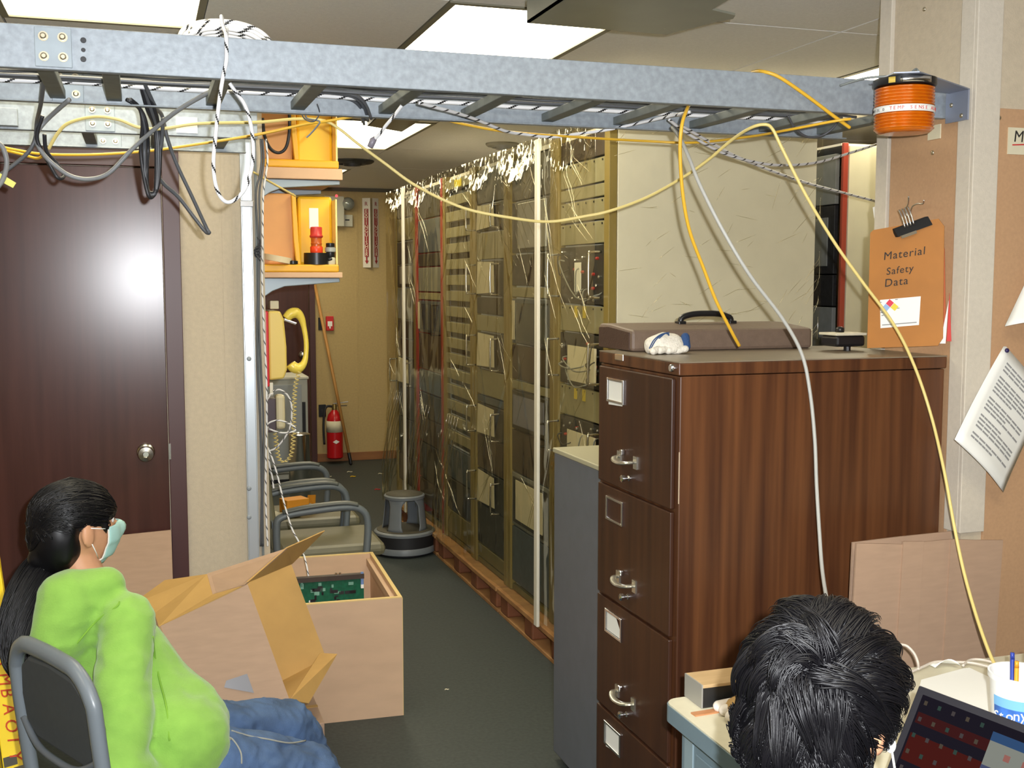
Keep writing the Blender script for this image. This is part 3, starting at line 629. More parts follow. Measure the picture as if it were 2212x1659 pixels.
for i in range(6):
    y0, y1 = bounds[i], bounds[i+1]; yc_ = (y0+y1)/2
    t = thing('equipment_rack', RL[i], 'rack', (2.1, yc_, 0), 0, 'wrapped equipment racks in the aisle row')
    side = RACKW if i != 4 else REDE
    MB().box(RX+.03, RXB, y0+.002, y0+.022, RZ0, RZT).build('side_panel', RACKW, t, bevel=.002)
    MB().box(RX+.03, RXB, y1-.022, y1-.002, RZ0, RZT).build('side_panel', side, t, bevel=.002)
    MB().box(RX+.03, RXB, y0+.024, y1-.024, RZT-.02, RZT-.001).build('top_panel', RACKW, t)
    MB().box(RXB-.02, RXB-.002, y0+.024, y1-.024, RZ0, RZT-.022).build('back_panel', DARKE, t)
    fr = REDE if i == 4 else RACKY
    for (a, b) in ((y0+.004, y0+.052), (y1-.052, y1-.004)):
        MB().box(RX-.004, RX+.028, a, b, RZ0, RZT).build('front_post', fr, t, bevel=.002)
    if i in (0, 4):
        MB().box(RX-.086, RX-.072, y1-.020, y1+.020, RZ0+.0, RZT-.005).build('cable_duct', RACKW, t, bevel=.003)
    MB().box(RX+.006, RX+.024, y0+.054, y1-.054, RZ0+.004, RZ0+.03).build('kick_rail', MM['olive'], t)
    ya, yb = y0+.056, y1-.056
    for (va, vb, k) in MOD[i]:
        zt_, zb_ = PX(UC[i], va, RX).z, PX(UC[i], vb, RX).z
        zb_ = max(zb_, RZ0+.034); zt_ = min(zt_, RZT-.024)
        if zt_ - zb_ < .01: continue
        if k == 'slats':
            nn = 17; d = (zt_-zb_)/nn
            for q in range(nn):
                zq = zt_-d*(q+1)
                MB().box(RX+.002, RX+.022, ya, yb, zq+d*.36, zq+d*.98).build('slat', BEIGE, t, bevel=.002)
                MB().box(RX+.030, RX+.04, ya, yb, zq+d*.02, zq+d*.36).build('slot_backing', DARKE if q % 3 else BLUEE, t)
            continue
        base = {'patch': DARKE, 'patchp': DARKE, 'screenw': DARKE, 'screenf': DARKE, 'bluep': BLUEE, 'panelp': MM['grey'], 'paperh': DARKE}.get(k) or MM[k]
        m = MB().box(RX+.004, RX+.024, ya, yb, zb_+.002, zt_-.002).build('equipment_panel', base, t, bevel=.002)
        h = zt_-zb_
        if k in ('patch', 'patchp'):
            for q in range(16):
                yy = ya+.03+(yb-ya-.06)*rr_.random(); zz = zb_+.015+(h-.03)*rr_.random()
                MB().lathe([(.006,0),(.006,.008),(.004,.012)], (RX+.004, yy, zz), 8, (-1,0,0)).build('connector', CHROME if q % 3 else REDE, m)
            for q in range(5):
                yy = ya+.03+(yb-ya-.06)*rr_.random(); zz = zb_+.02+(h-.05)*rr_.random(); y2 = ya+.03+(yb-ya-.06)*rr_.random(); z2 = zb_+.01+(h-.05)*rr_.random()
                MB().tube(smooth_pts([V(RX+.004,yy,zz), V(RX-.02,yy,zz-.01), V(RX-.025,(yy+y2)/2,min(zz,z2)-.02), V(RX-.02,y2,z2-.01), V(RX+.004,y2,z2)], 4), .003, 5).build('patch_lead', BLKRUB if q % 2 else MM['grey'], m, smooth=True)
            if k == 'patch': MB().box(RX-.008, RX-.006, yc_-.02, yc_+.05, zb_+.05, zb_+.05+h*.5).build('tag', WHITE, m)
            else: MB().box(RX-.010, RX-.008, ya+.05, yb-.12, zb_+.02, zt_-.05).build('paper', OFFW, m)
            dhandle(m, ya+.02, zb_+.03, zt_-.03); dhandle(m, yb-.005, zb_+.03, zt_-.03)
        elif k == 'screenw':
            MB().box(RX-.004, RX+.004, ya+.05, yb-.10, zb_+.02, zt_-.01).build('screen', mat('pale_screen', (150,150,150), .3), m, bevel=.003)
        elif k == 'screenf':
            MB().box(RX-.006, RX+.004, ya+.03, yb-.03, zb_+.01, zt_-.004).build('screen_frame', BLACK, m, bevel=.003)
            MB().box(RX-.009, RX-.006, ya+.06, yb-.05, zb_+.025, zt_-.02).build('screen', SCREENG, m)
            dhandle(m, ya+.03, zb_-.02, zb_+.08, BLACK)
        elif k == 'bluep':
            MB().box(RX-.004, RX+.003, ya+.04, yb-.06, zb_+.02, zt_-.02).build('window', mat('dark_window', (40,58,70), .15), m)
            MB().box(RX-.008, RX-.006, yb-.07, yb-.03, zb_+.02, zt_-.01).build('paper', OFFW, m)
            dhandle(m, ya+.02, zb_+.0, zt_-.02, BLACK)
        elif k == 'panelp':
            MB().box(RX-.002, RX+.004, ya+.03, yb-.03, zb_+.02, zt_-.02).build('inner_frame', DARKE, m)
            MB().box(RX-.006, RX-.003, ya+.08, yb-.08, zb_+.04, zt_-.03).build('paper', OFFW, m)
        elif k == 'paperh':
            MB().prism([V(RX-.008, yb-.03, zb_+.01), V(RX-.008, ya+.14, zb_+.02), V(RX-.008, ya+.15, zt_-.01), V(RX-.008, yb-.05, zt_-.004)], (.002,0,0)).build('paper', OFFW, m)
            dhandle(m, ya+.05, zb_+.01, zt_-.02); dhandle(m, yb-.002, zb_+.01, zt_-.02)
        elif k == 'beige' and i == 0 and h > .06:
            for q in range(6):
                MB().lathe([(.004,0),(.004,.003)], (RX+.004, ya+.03+(yb-ya-.06)*q/5, zt_-.012), 8, (-1,0,0)).build('screw', BLACK, m)
        if k == 'beige' and va in (660, 840):
            for q in range(2): MB().box(RX+.001, RX+.003, yc_-.05+.09*q, yc_-.02+.09*q, zt_-.05, zt_-.004).build('yellow_tape', mat('yellow_tape', (214,190,60), .5), m)
    if i == 3:
        MB().box(RX+.000, RX+.003, yc_-.08, yc_+.06, RZT-.075, RZT-.035).build('yellow_tag', mat('bright_yellow', (236,214,30), .5), t)
# wooden pallets below the row
for a, b, lb in ((3.87, 5.09, 'wooden pallet under the racks nearest the filing cabinet'), (5.11, 6.29, 'wooden pallet under the middle racks'), (6.31, 7.6, 'wooden pallet under the racks nearest the far wall')):
    t = thing('pallet', lb, 'pallet', (2.1, (a+b)/2, 0), 0, 'pallets under the rack row')
    for q in range(6):
        x0 = RX-.06+q*.16; MB().box(x0, x0+.12, a, b, .105, .128).build('deck_board', PALLET, t, bevel=.003)
    for q in range(4):
        yy = a+.02+(b-a-.16)*q/3
        for x0 in (RX-.05, 2.05, 2.42): MB().box(x0, x0+.12, yy, yy+.11, .018, .104).build('block', mat('pallet_block', (124,74,44), .7, var=.15, scale=12), t, bevel=.008)
    for x0 in (RX-.05, 2.05, 2.42): MB().box(x0, x0+.12, a, b, 0, .017).build('skid', PALLET, t, bevel=.002)
# second rack row beyond the end panel
X2, YA2 = PY(1818, 500, 4.15).x, 4.15
t = thing('equipment_rack', 'red-cornered rack with a cream end panel seen between the white panel and the partition', 'rack', (X2+.4, 4.8, 0))
MB().box(X2+.03, X2+.85, YA2, YA2+.02, .1, 2.19).build('side_panel', RACKW, t, bevel=.002)
MB().box(X2-.002, X2+.022, YA2-.004, YA2+.012, .1, 2.2).build('corner_post', mat('bright_rack_red', (176,70,58), .4), t, bevel=.002)
MB().box(X2, X2+.85, YA2+.02, 5.6, 2.19, 2.2).build('top_panel', RACKW, t)
MB().box(X2+.03, X2+.85, 5.58, 5.6, .1, 2.19).build('side_panel', RACKW, t)
MB().box(X2+.83, X2+.85, YA2+.022, 5.578, .1, 2.19).build('back_panel', DARKE, t)
MB().box(X2+.03, X2+.83, YA2+.022, 5.578, .0, .1).build('plinth', DARKE, t)
zz = 2.16
for k, (hh, mm_) in enumerate(((.22, MM['grey']), (.30, DARKE), (.14, DARKE), (.24, MM['grey']), (.20, BLUEE), (.26, MM['grey']), (.24, DARKE), (.3, MM['grey']))):
    m = MB().box(X2, X2+.02, YA2+.055, 5.56, zz-hh+.006, zz).build('equipment_panel', mm_, t, bevel=.002)
    if k in (1, 5): MB().box(X2-.006, X2, YA2+.10, YA2+.36, zz-hh+.04, zz-.05).build('screen', MM['grey'], m)
    zz -= hh
# ---------------------------------------------------------------- clear film over the row
FILM = film('clear_film', (.86, .84, .72), .018, .07)
CREASE_GLINT = film('crease_glint', (.9, .88, .76), .36, .14)  # glossier film for the added tubes that draw bright crease lines
FL = ['clear plastic film over the rack nearest the filing cabinet', 'clear plastic film over the rack with the small grey screen', 'clear plastic film over the rack with paper sheets', 'clear plastic film over the slatted rack', 'clear plastic film over the red-trimmed rack', 'clear plastic film flaring out over the rack nearest the far wall']
for i in range(6):
    y0, y1 = bounds[i], bounds[i+1]; fl_ = (.0, .005, .01, .04, .05, .09)[i]
    def ff(s, t_, y0=y0, y1=y1, i=i, fl_=fl_):
        y = y0 + (y1-y0)*s; z = .15 + (RZT+.012-.15)*t_
        edge = math.sin(math.pi*s)
        pull = math.exp(-((1-t_)/.10)**2)
        n1 = noise.noise(V(s*5+i*9, t_*3, i)); n2 = noise.noise(V(s*22+i*5, t_*7+3, i*2)); n3 = noise.noise(V(s*40, t_*9+s*16, i+4))
        wr = edge**.4*(.005*n1 + .0012*n2) + (.014*abs(noise.noise(V(s*13+i*7, t_*30+s*5, 4)))+.012*abs(noise.noise(V(s*31, t_*60, i)))-.012)*pull*edge**.3 + .004*max(0, noise.noise(V(s*9+t_*26, t_*9-s*7, i*3.1))-.3)
        diag = .006*math.exp(-((s+t_*2.2-1.55-.2*i % 1)/.06)**2) + .005*math.exp(-((s-t_*1.4+.35)/.05)**2)
        sag = .018*math.exp(-((t_-.965+.05*edge)/.03)**2)*edge
        low = max(0, .45-t_)/.45; flare = fl_*low**1.6*edge**.5
        fold = .008*low*math.sin((s*3+low*1.2)*7)*edge*(1 if i > 2 else .3)
        return V(RX-.062 - wr - diag - sag - flare - fold - (.0 if i else 0), y, z)
    fm = MB().grid(ff, 60, 150); rc = random.Random(40+i)
    for q in range((11, 14, 8, 5, 8, 5)[i]):      # crease glints: thin tubes of glossier film added for streak highlights
        hub = (rc.choice((.04, .5, .96)), rc.choice((.97, .86, .78, .6, .42, .25)))
        for w_ in range(rc.randint(2, 4)):
            sg = 1 if hub[0] < .5 else -1; s0 = min(.95, max(.05, hub[0]+.03*rc.uniform(-1, 1))); t0 = hub[1]+.05*rc.uniform(-1, 1); L_ = rc.uniform(.15, .5); an = rc.uniform(.04, .14)*rc.choice((-1, -1, 1))
            pts = [Vector(ff(min(.98, max(.02, s0+sg*L_*j/6)), min(.995, max(.02, t0+an*j/6))))-V(.001,0,0) for j in range(7)]
            fm.tube(pts, [.0002, .0006, .0009, .0010, .0009, .0006, .0002], 6, 1)
    if i > 2:
        for w_ in range(5):
            s0 = .15+.15*w_; pts = [Vector(ff(min(.97, s0*.6+.30*j/8), .36-.34*j/8))-V(.003+.03*math.sin(math.pi*j/8),0,0) for j in range(9)]
            fm.tube(pts, [.001, .003, .004, .004, .004, .004, .004, .003, .001], 6, 1)
    fm.build('plastic_film', [FILM, CREASE_GLINT], label=FL[i], cat='plastic film', smooth=True)
def fs_(s, t_):
    x = RX-.06 + (RXB+.02-RX+.06)*s; z = .3+(RZT+.01-.3)*t_
    n1 = noise.noise(V(s*4+40, t_*4, 2)); n2 = noise.noise(V(s*14+s*t_*4, t_*22+s*7, 7))
    return V(x, bounds[0]-.014-.008*n1-.005*max(0,n2)-.004*noise.noise(V(s*50, t_*20-s*30, 9)), z)
fm = MB().grid(fs_, 70, 90); rc = random.Random(77)
for q in range(150):  # short glossy tubes added to give the end film its streak glints
    s0, t0 = rc.random()**.7, .30+.68*rc.random(); L_ = rc.uniform(.02, .12); an = rc.uniform(-.01, .03) if s0 < .75 else rc.uniform(.02, .06)
    pts = [Vector(fs_(min(.99, s0+L_*j/3), min(.99, t0+an*j/3)))-V(0,.001,0) for j in range(4)]
    fm.tube(pts, [.0003, .0008, .0008, .0003], 5, 1)
fm.build('plastic_film', [film('thin_film', (.95,.94,.88), .03, .08), CREASE_GLINT], label='clear plastic film over the white rack end panel behind the filing cabinet', cat='plastic film', smooth=True)
def fs2(s, t_):
    x = X2-.03 + .9*s; z = .3+1.9*t_; return V(x, YA2-.02-.010*noise.noise(V(s*5+90, t_*6, 2))-.006*noise.noise(V(s*30, t_*16-s*20, 1)), z)
MB().grid(fs2, 50, 70).build('plastic_film', film('thin_film_b', (.95,.94,.86), .06, .10), label='clear plastic film over the cream end panel with the red corner', cat='plastic film', smooth=True)
# ================================================================ side-wall shelves with yellow trays
SY0, SY1 = 4.66, 5.25
GREYB = mat('shelf_bracket', (150,162,170), .4, .3)
SHB = mat('shelf_board', (214,176,140), .6, var=.05, scale=10)
YT = mat('tray_yellow', (238,176,40), .4); ORB = mat('orange_board', (222,160,92), .5, var=.04, scale=8); YB2 = mat('bright_tray_yellow', (255,206,40), .4)
def shelf(vb0, vb1, vboard, label):
    x0 = XS; x1 = PY(738, vb0, SY0).x
    zb_ = PY(600, vb0, SY0).z; zlow = PY(565, vb1, SY0).z; zt_ = PY(650, vboard, SY0).z
    t = thing('wall_shelf', label, 'shelf', (x0, (SY0+SY1)/2, zb_), 0, 'bracketed wall shelves beside the wall end')
    MB().box(x0+.004, x1+.005, SY0+.004, SY1, zb_, zt_).build('board', SHB, t, bevel=.003)
    for y in (SY0+.02, SY1-.06):
        MB().prism([V(x0, y, zb_-.001), V(x1-.004, y, zb_-.001), V(x1-.004, y, zb_-.018), V(x0+.10, y, zb_-.036), V(x0+.05, y, zb_-.055), V(x0+.025, y, zlow-.02), V(x0, y, zlow-.03)], (0, .025, 0)).build('bracket', GREYB, t, bevel=.003)
    return t, zt_, x1
_, zs1, xs1 = shelf(385, 412, 362, 'upper bracketed wall shelf holding a yellow bin')
_, zs2, xs2 = shelf(600, 628, 588, 'lower bracketed wall shelf above the yellow telephone')
def bin_(z, x1, label, up):
    t = thing('storage_tray', label, 'tray', (XS+.16, SY0+.2, z))
    MB().box(XS+.006, x1-.01, SY0+.002, SY1-.05, z, z+.032).build('tray_base', YT, t, bevel=.006)
    xm = PY(645, 500, SY0).x
    H_ = (ZC-.05-z) if up else PY(600, 415, SY0).z - z
    MB().box(XS+.008, xm-.012, SY0+.05, SY1-.1, z+.032, z+H_).build('side_board', ORB, t, bevel=.008)
    MB().prism([V(xm-.008, SY0+.02, z+.032), V(xm+.010, SY0+.02, z+.032), V(xm+.003, SY0+.02, z+.03+(H_-.03)*.35), V(xm-.006, SY0+.02, z+H_-.012), V(xm-.016, SY0+.02, z+H_), V(xm-.024, SY0+.02, z+H_-.012), V(xm-.018, SY0+.02, z+.03+(H_-.03)*.35)], (0, .45, 0)).build('divider', YT, t, bevel=.003)
    MB().box(xm+.014, x1-.016, SY0+.12, SY1-.06, z+.032, z+H_-.004).build('yellow_back', YB2, t, bevel=.012)
    MB().box(x1-.016, x1-.008, SY0+.04, SY1-.06, z+.032, z+H_-.02).build('rim', mat('tray_rim', (250,226,150), .4), t, bevel=.003)
    return t
bu = bin_(zs1, xs1, 'yellow storage bin on the upper shelf reaching the ceiling', True)
bl_ = bin_(zs2, xs2, 'yellow storage bin on the lower shelf behind the red flashlight', False)
q = PY(600, 350, SY0+.045); MB().box(q.x-.01, q.x+.045, SY0+.047, SY0+.052, q.z-.02, q.z+.012).build('flap', ORB, bu, bevel=.001)
zt_ = zs2+.032
def onshelf(u, y): return V(PY(u, 560, y).x, y, zt_)
c = onshelf(684, SY0+.05)
t = thing('tape_roll', 'black tape roll lying on the lower shelf tray', 'tape', c)
MB().lathe([(.022,0),(.052,0),(.052,.048),(.022,.048),(.022,0)], c, 32, cap=False).build('tape', BLACK, t, smooth=True, auto=40)
MB().lathe([(.018,.001),(.022,.001),(.022,.047),(.018,.047),(.018,.001)], c, 32, cap=False).build('core', CARD, t, smooth=True, auto=40)
c2 = c+V(0, 0, .048)
t = thing('flashlight', 'red and orange flashlight with a white wand standing on the black tape roll', 'flashlight', c2)
MB().lathe([(.024,0),(.026,.004),(.026,.024),(.024,.027)], c2, 20).build('base_cap', mat('orange_red', (236,70,30), .35), t, smooth=True, auto=40)
MB().lathe([(.022,.027),(.022,.036),(.024,.038),(.022,.042),(.022,.062)], c2, 20).build('clear_barrel', mat('orange_barrel', (190,90,30), .3), t, smooth=True, auto=40)
MB().lathe([(.023,.062),(.026,.064),(.028,.070),(.024,.076),(.024,.106),(.020,.108)], c2, 20).build('head_cap', mat('cap_red', (206,60,56), .35), t, smooth=True, auto=40)
MB().box(c2.x-.028, c2.x+.010, c2.y+.0, c2.y+.006, c2.z+.100, c2.z+.185).build('white_wand', WHITE, t)
c = onshelf(714, SY0+.04)
t = thing('small_bottle', 'small clear bottle with a black cap beside the red flashlight', 'bottle', c)
MB().lathe([(.018,0),(.02,.004),(.02,.026),(.016,.03)], c, 18).build('foot', mat('clear_grey', (200,200,180), .3), t, smooth=True, auto=40)
MB().ball(c+V(-.004,-.012,.022), (.014,.010,.010), 12, 8).build('black_bead', BLACK, t, smooth=True)
MB().lathe([(.016,.03),(.018,.034),(.018,.05),(.016,.052)], c, 18).build('neck_band', BLACK, t, smooth=True, auto=40)
MB().lathe([(.020,.052),(.022,.054),(.022,.07),(.018,.072)], c, 18).build('grey_band', mat('grey_band', (160,164,160), .4), t, smooth=True, auto=40)
MB().lathe([(.017,.072),(.018,.075),(.018,.088),(.013,.090)], c, 18).build('cap', BLACK, t, smooth=True, auto=40)
c = onshelf(600, SY0+.035)
t = thing('tape_roll', 'white masking tape roll leaning on the lower shelf', 'tape', c)
MB().lathe([(.03,-.012),(.056,-.012),(.056,.012),(.03,.012),(.03,-.012)], c+V(.0,0,.0225), 30, (.18,-.02,.98), cap=False).build('tape', mat('masking_tape', (224,208,172), .6), t, smooth=True, auto=40)
c = onshelf(633, SY0+.02)
MB().lathe([(.012,0),(.02,.002),(.02,.014),(.012,.016)], c, 20).build('film_can', BLACK, label='small black film can beside the white masking tape', cat='can', smooth=True, auto=40)
# cord over the upper bin
# ================================================================ yellow wall telephone (profile) on its red board
PY_ = 4.70
px_ = lambda u, v, y=PY_: PY(u, v, y)
zc_, zd_ = px_(590, 672).z, px_(590, 822).z
t = thing('wall_telephone', 'old yellow wall telephone on a red backing board', 'telephone', (XS, PY_+.1, zd_))
xw = px_(581, 750).x
MB().box(XS+.001, xw, PY_-.0, PY_+.22, px_(575, 836).z, px_(575, 672).z).build('backing_board', mat('phone_red', (206,40,52), .4), t, bevel=.005)
PHY = mat('phone_yellow', (226,200,104), .35)
xf = lambda v: px_(612 + (823-v)*.0 + (8 if v > 740 else 0), v).x
pr = [V(xw, PY_+.01, zd_), V(px_(614, 822).x, PY_+.01, zd_+.005), V(px_(621, 805).x, PY_+.01, px_(621, 800).z), V(px_(620, 750).x, PY_+.01, px_(620, 750).z), V(px_(614, 690).x, PY_+.01, px_(614, 690).z), V(px_(606, 673).x, PY_+.01, zc_), V(xw, PY_+.01, zc_)]
MB().prism(pr, (0, .20, 0)).build('housing', PHY, t, bevel=.008)
hp = [(618,688),(628,678),(640,676),(650,686),(656,705),(661,735),(661,765),(656,785),(645,795),(634,793),(628,786)]
rr2 = [.024,.030,.030,.022,.015,.0135,.0135,.019,.030,.032,.028]
hs = MB(); pts = smooth_pts([px_(u, v, PY_+.06) for u, v in hp], 4); rs = []
for k in range(len(pts)): 
    a = k/(len(pts)-1)*(len(rr2)-1); j = min(int(a), len(rr2)-2); rs.append(rr2[j]*(1-(a-j))+rr2[j+1]*(a-j))
hs.tube(pts, [q*.75 for q in rs], 14)
hs.build('handset', mat('handset_yellow', (240,216,92), .3), t, smooth=True)
q1 = px_(622, 695, PY_+.06); MB().bar(px_(612,690,PY_+.06), px_(640,700,PY_+.06), .03, .012).build('hook', CHROME, t, bevel=.003)
MB().box(px_(585,650).x, px_(604,650).x, PY_+.03, PY_+.12, px_(590,668).z, px_(590,650).z).build('top_clip', OFFW, t, bevel=.003)
# coiled handset cord
ax_ = smooth_pts([px_(u, v, PY_+.05) for u, v in ((648,798),(641,820),(637,850),(635,900),(634,950),(628,985),(614,998),(602,990),(597,960),(594,930))], 10)
ax_ = resample(ax_, .0016); co = []
for k, p in enumerate(ax_):
    a = k*.62; co.append(p + V(math.cos(a)*.009, math.sin(a)*.009, 0))
MB().tube(co, .0022, 5).build('coiled_cord', mat('cord_cream', (226,206,130), .45), t, smooth=True)
# second handset/intercom below
t = thing('intercom', 'brown and cream handset hanging under the yellow telephone', 'intercom', px_(590, 940))
MB().box(px_(572,860).x, px_(597,860).x, PY_+.02, PY_+.12, px_(590,935).z, px_(590,862).z).build('cradle', mat('intercom_brown', (70,56,62), .4), t, bevel=.004)
MB().box(px_(597,860).x, px_(618,860).x, PY_+.03, PY_+.09, px_(600,930).z, px_(600,855).z).build('handset', mat('intercom_cream', (206,196,160), .4), t, bevel=.012)
MB().box(px_(585,838).x, px_(592,838).x, PY_+.04, PY_+.06, px_(590,856).z, px_(590,828).z).build('hanger', BOLT, t)
# ================================================================ far wall
def fw(u, v, off=0.0): return PY(u, v, YF-off)
a, b = fw(727, 425), fw(741, 490)
t = thing('emergency_light', 'white emergency light box with a round lamp by the ceiling on the far wall', 'emergency light', (a.x, YF, b.z))
MB().box(a.x-.12, b.x, YF-.08, YF-.001, b.z, a.z).build('box', mat('box_white', (190,188,170), .5), t, bevel=.006)
c = fw(752, 440, .06); MB().lathe([(.055,-.05),(.06,-.02),(.05,.03),(.03,.05),(.006,.055)], c, 22, (0,-1,0)).build('lamp', mat('lamp_lens', (150,156,150), .12, .3), t, smooth=True)
MB().box(c.x-.02, c.x+.02, YF-.03, YF-.001, c.z-.03, c.z+.03).build('lamp_neck', BOLT, t)
c = fw(727, 423, .082); MB().lathe([(.012,0),(.010,.006)], (c.x, YF-.08, c.z), 10, (0,-1,0)).build('indicator', emit('red_indicator', (1.0,.05,.06), 3.0), t)
a, b = fw(738, 464), fw(761, 490)
t = thing('thermostat', 'small square thermostat under the emergency lamp', 'thermostat', ((a.x+b.x)/2, YF, b.z))
MB().box(a.x, b.x, YF-.03, YF-.001, b.z, a.z).build('cover', mat('thermo_white', (196,194,176), .5), t, bevel=.005)
MB().box(a.x+.025, b.x-.03, YF-.032, YF-.03, (a.z+b.z)/2, (a.z+b.z)/2+.012).build('dial_slot', BLACK, t)
a, b = fw(783, 428), fw(818, 578)
xm = (a.x+b.x)/2
t = thing('extinguisher_sign', 'white projecting sign reading EXTINGUISHER twice in red with arrows', 'sign', (xm, YF, b.z))
RDI = mat('sign_red', (150,26,34), .5)
for s, xo in ((-1, a.x), (1, b.x)):
    p0, p1 = V(xm+s*.010, YF-.045, b.z), V(xo, YF-.004, b.z); H_ = a.z-b.z
    MB().prism([p0, p1, p1+V(0,0,H_), p0+V(0,0,H_)], (s*.003, .002, 0)).build('sign_face', mat('sign_white', (226,220,206), .5), t)
    d = (p1-p0).normalized()*(1 if s > 0 else -1); nrm = V(d.y, -d.x, 0)
    if nrm.y > 0: nrm = -nrm
    X_ = d; W_ = (p1-p0).length; mid = (p0+p1)/2 + nrm*.005
    MB().obox(mid+V(0,0,H_*.50), (W_*.26, .001, H_*.345), (X_, nrm, V(0,0,1))).build('red_band', RDI, t)
    for k, ch in enumerate('EXTINGUISHER'):
        text('letter', ch, mat('sign_cream', (236,226,200), .5), t, mid+nrm*.0025+V(0,0,H_*(.785-.0565*k)), X_, (0,0,1), .046, .0004, 'CENTER')
    q = mid+V(0,0,H_*.10); MB().prism([q+X_*.006+V(0,0,.045), q-X_*.006+V(0,0,.045), q-X_*.006, q-X_*.018, q-V(0,0,.03), q+X_*.018, q+X_*.006], nrm*.002).build('arrow', RDI, t)
    text('letter', 'R', RDI, t, mid+nrm*.002+V(0,0,H_*.89), X_, (0,0,1), .05, .0004, 'CENTER')
# fire alarm pull, switch plates
a, b = fw(703, 683), fw(720, 714)
t = thing('fire_pull', 'red fire alarm pull station on the far wall', 'fire alarm', ((a.x+b.x)/2, YF, b.z))
MB().box(a.x, b.x, YF-.03, YF-.001, b.z, a.z).build('body', RED, t, bevel=.005)
MB().box((a.x+b.x)/2-.02, (a.x+b.x)/2+.02, YF-.036, YF-.03, b.z+.04, a.z-.045).box((a.x+b.x)/2-.006, (a.x+b.x)/2+.006, YF-.036, YF-.03, b.z+.02, b.z+.04).build('pull_bar', WHITE, t)
for (u0, u1, v0, v1, lb) in ((687,698,686,713,'black switch plate beside the red fire pull'), (688,704,874,900,'black wall plate beside the fire extinguisher')):
    a, b = fw(u0, v0), fw(u1, v1); t = thing('switch_plate', lb, 'switch', ((a.x+b.x)/2, YF, b.z))
    MB().box(a.x, b.x, YF-.012, YF-.001, b.z, a.z).build('plate', BLACK, t, bevel=.003)
    MB().box((a.x+b.x)/2-.008, (a.x+b.x)/2+.008, YF-.018, YF-.012, (a.z+b.z)/2-.014, (a.z+b.z)/2+.014).build('toggle', DARKE, t)
# extinguisher on its wall bracket
ex = PY(724, 990, YF-.12); ez0, ez1 = ex.z, PY(724, 885, YF-.12).z
t = thing('fire_extinguisher', 'red fire extinguisher with a white label hanging on the far wall', 'fire extinguisher', (ex.x, ex.y, ez0))
R = .072; h = ez1-ez0
MB().lathe([(R*.8,0),(R,.012),(R,h*.72),(R*.96,h*.80),(R*.8,h*.90),(R*.45,h*.97),(R*.3,h)], ex, 28).build('cylinder', mat('ext_red', (186,24,30), .25), t, smooth=True, auto=50)
MB().lathe([(R+.001,h*.55),(R+.001,h*.78)], ex, 28, cap=False).build('label', OFFW, t, smooth=True, solid=.001)
MB().lathe([(R*.32,h),(R*.32,h+.03),(R*.25,h+.05)], ex, 14).build('valve', mat('brass', (150,130,80), .35, .8), t, smooth=True, auto=40)
MB().bar(ex+V(-.01,0,h+.055), ex+V(.12,-.02,h+.07), .022, .008).build('lever', CHROME, t, bevel=.002)
MB().bar(ex+V(-.0,0,h+.035), ex+V(.11,-.02,h+.035), .02, .006).build('carry_handle', BLACK, t, bevel=.002)
MB().tube(smooth_pts([ex+V(-.02,0,h+.03), ex+V(-.08,-.01,h+.02), ex+V(-.1,-.01,h*.7), ex+V(-.095,-.01,h*.3)], 6), .011, 8).build('hose', BLKRUB, t, smooth=True)
q = ex+V(0,-R-.001,h*.36); MB().prism([q+V(-.03,0,0), q+V(0,0,-.018), q+V(.03,0,0), q+V(0,0,.018)], (0,.001,0)).build('diamond_mark', WHITE, t)
MB().box(ex.x-.03, ex.x+.03, ex.y+R*.9, YF-.001, ez0+h*.4, ez0+h*.9).build('bracket', BLACK, t)
# broom handle leaning on the wall
p, q = PZ(757, 1001, .02), PY(680, 615, YF-.02)
p = V(p.x, YF-.26, .016); p.x = PY(758, 1003, p.y).x
t = thing('broom_handle', 'long wooden broom handle leaning on the far wall', 'broom handle', (p.x, p.y, 0))
MB().tube([p, p*.5+q*.5, q], [.014, .014, .013], 12).build('shaft', wood('handle_wood', (170,118,58), (196,146,80), 4, (4,4,1), .5), t, smooth=True)
MB().capsule(p-V(0,0,.0), p+(q-p).normalized()*.09, .0155, .0155, 12).build('tip', BLACK, t, smooth=True)
# white cabinet and chrome bin by the dark door
a, b = PY(600, 815, 8.9), PY(664, 815, 8.9)
t = thing('white_cabinet', 'pale grey metal cabinet in front of the dark far door', 'cabinet', ((a.x+b.x)/2-.1, 9.1, 0))
LG = mat('pale_grey_metal', (176,178,170), .4)
MB().box(a.x-.3, b.x, 8.9, 9.35, .05, a.z-.02).build('body', LG, t, bevel=.004)
MB().box(a.x-.31, b.x+.01, 8.89, 9.36, a.z-.02, a.z).build('top', mat('white_top', (214,212,196), .4), t, bevel=.004)
MB().box(a.x-.28, b.x-.05, 8.888, 8.9, .10, a.z-.06).build('door', mat('pale_door', (160,166,170), .4), t, bevel=.003)
MB().box(b.x-.045, b.x-.02, 8.885, 8.899, .35, a.z-.2).build('handle', BLACK, t, bevel=.003)
MB().box(a.x-.28, b.x-.02, 8.92, 9.33, 0, .05).build('plinth', BLACK, t)
c = PZ(655, 1072, 0); c = V(PY(648, 1040, 8.0).x, 8.0, 0)
t = thing('chrome_bin', 'shiny chrome cylinder bin behind the armchairs', 'bin', c)
MB().lathe([(.07,0),(.075,.01),(.075,.52),(.078,.53),(.07,.535),(.066,.53),(.066,.02)], c, 28, cap=True).build('bin_body', CHROME, t, smooth=True, auto=40)
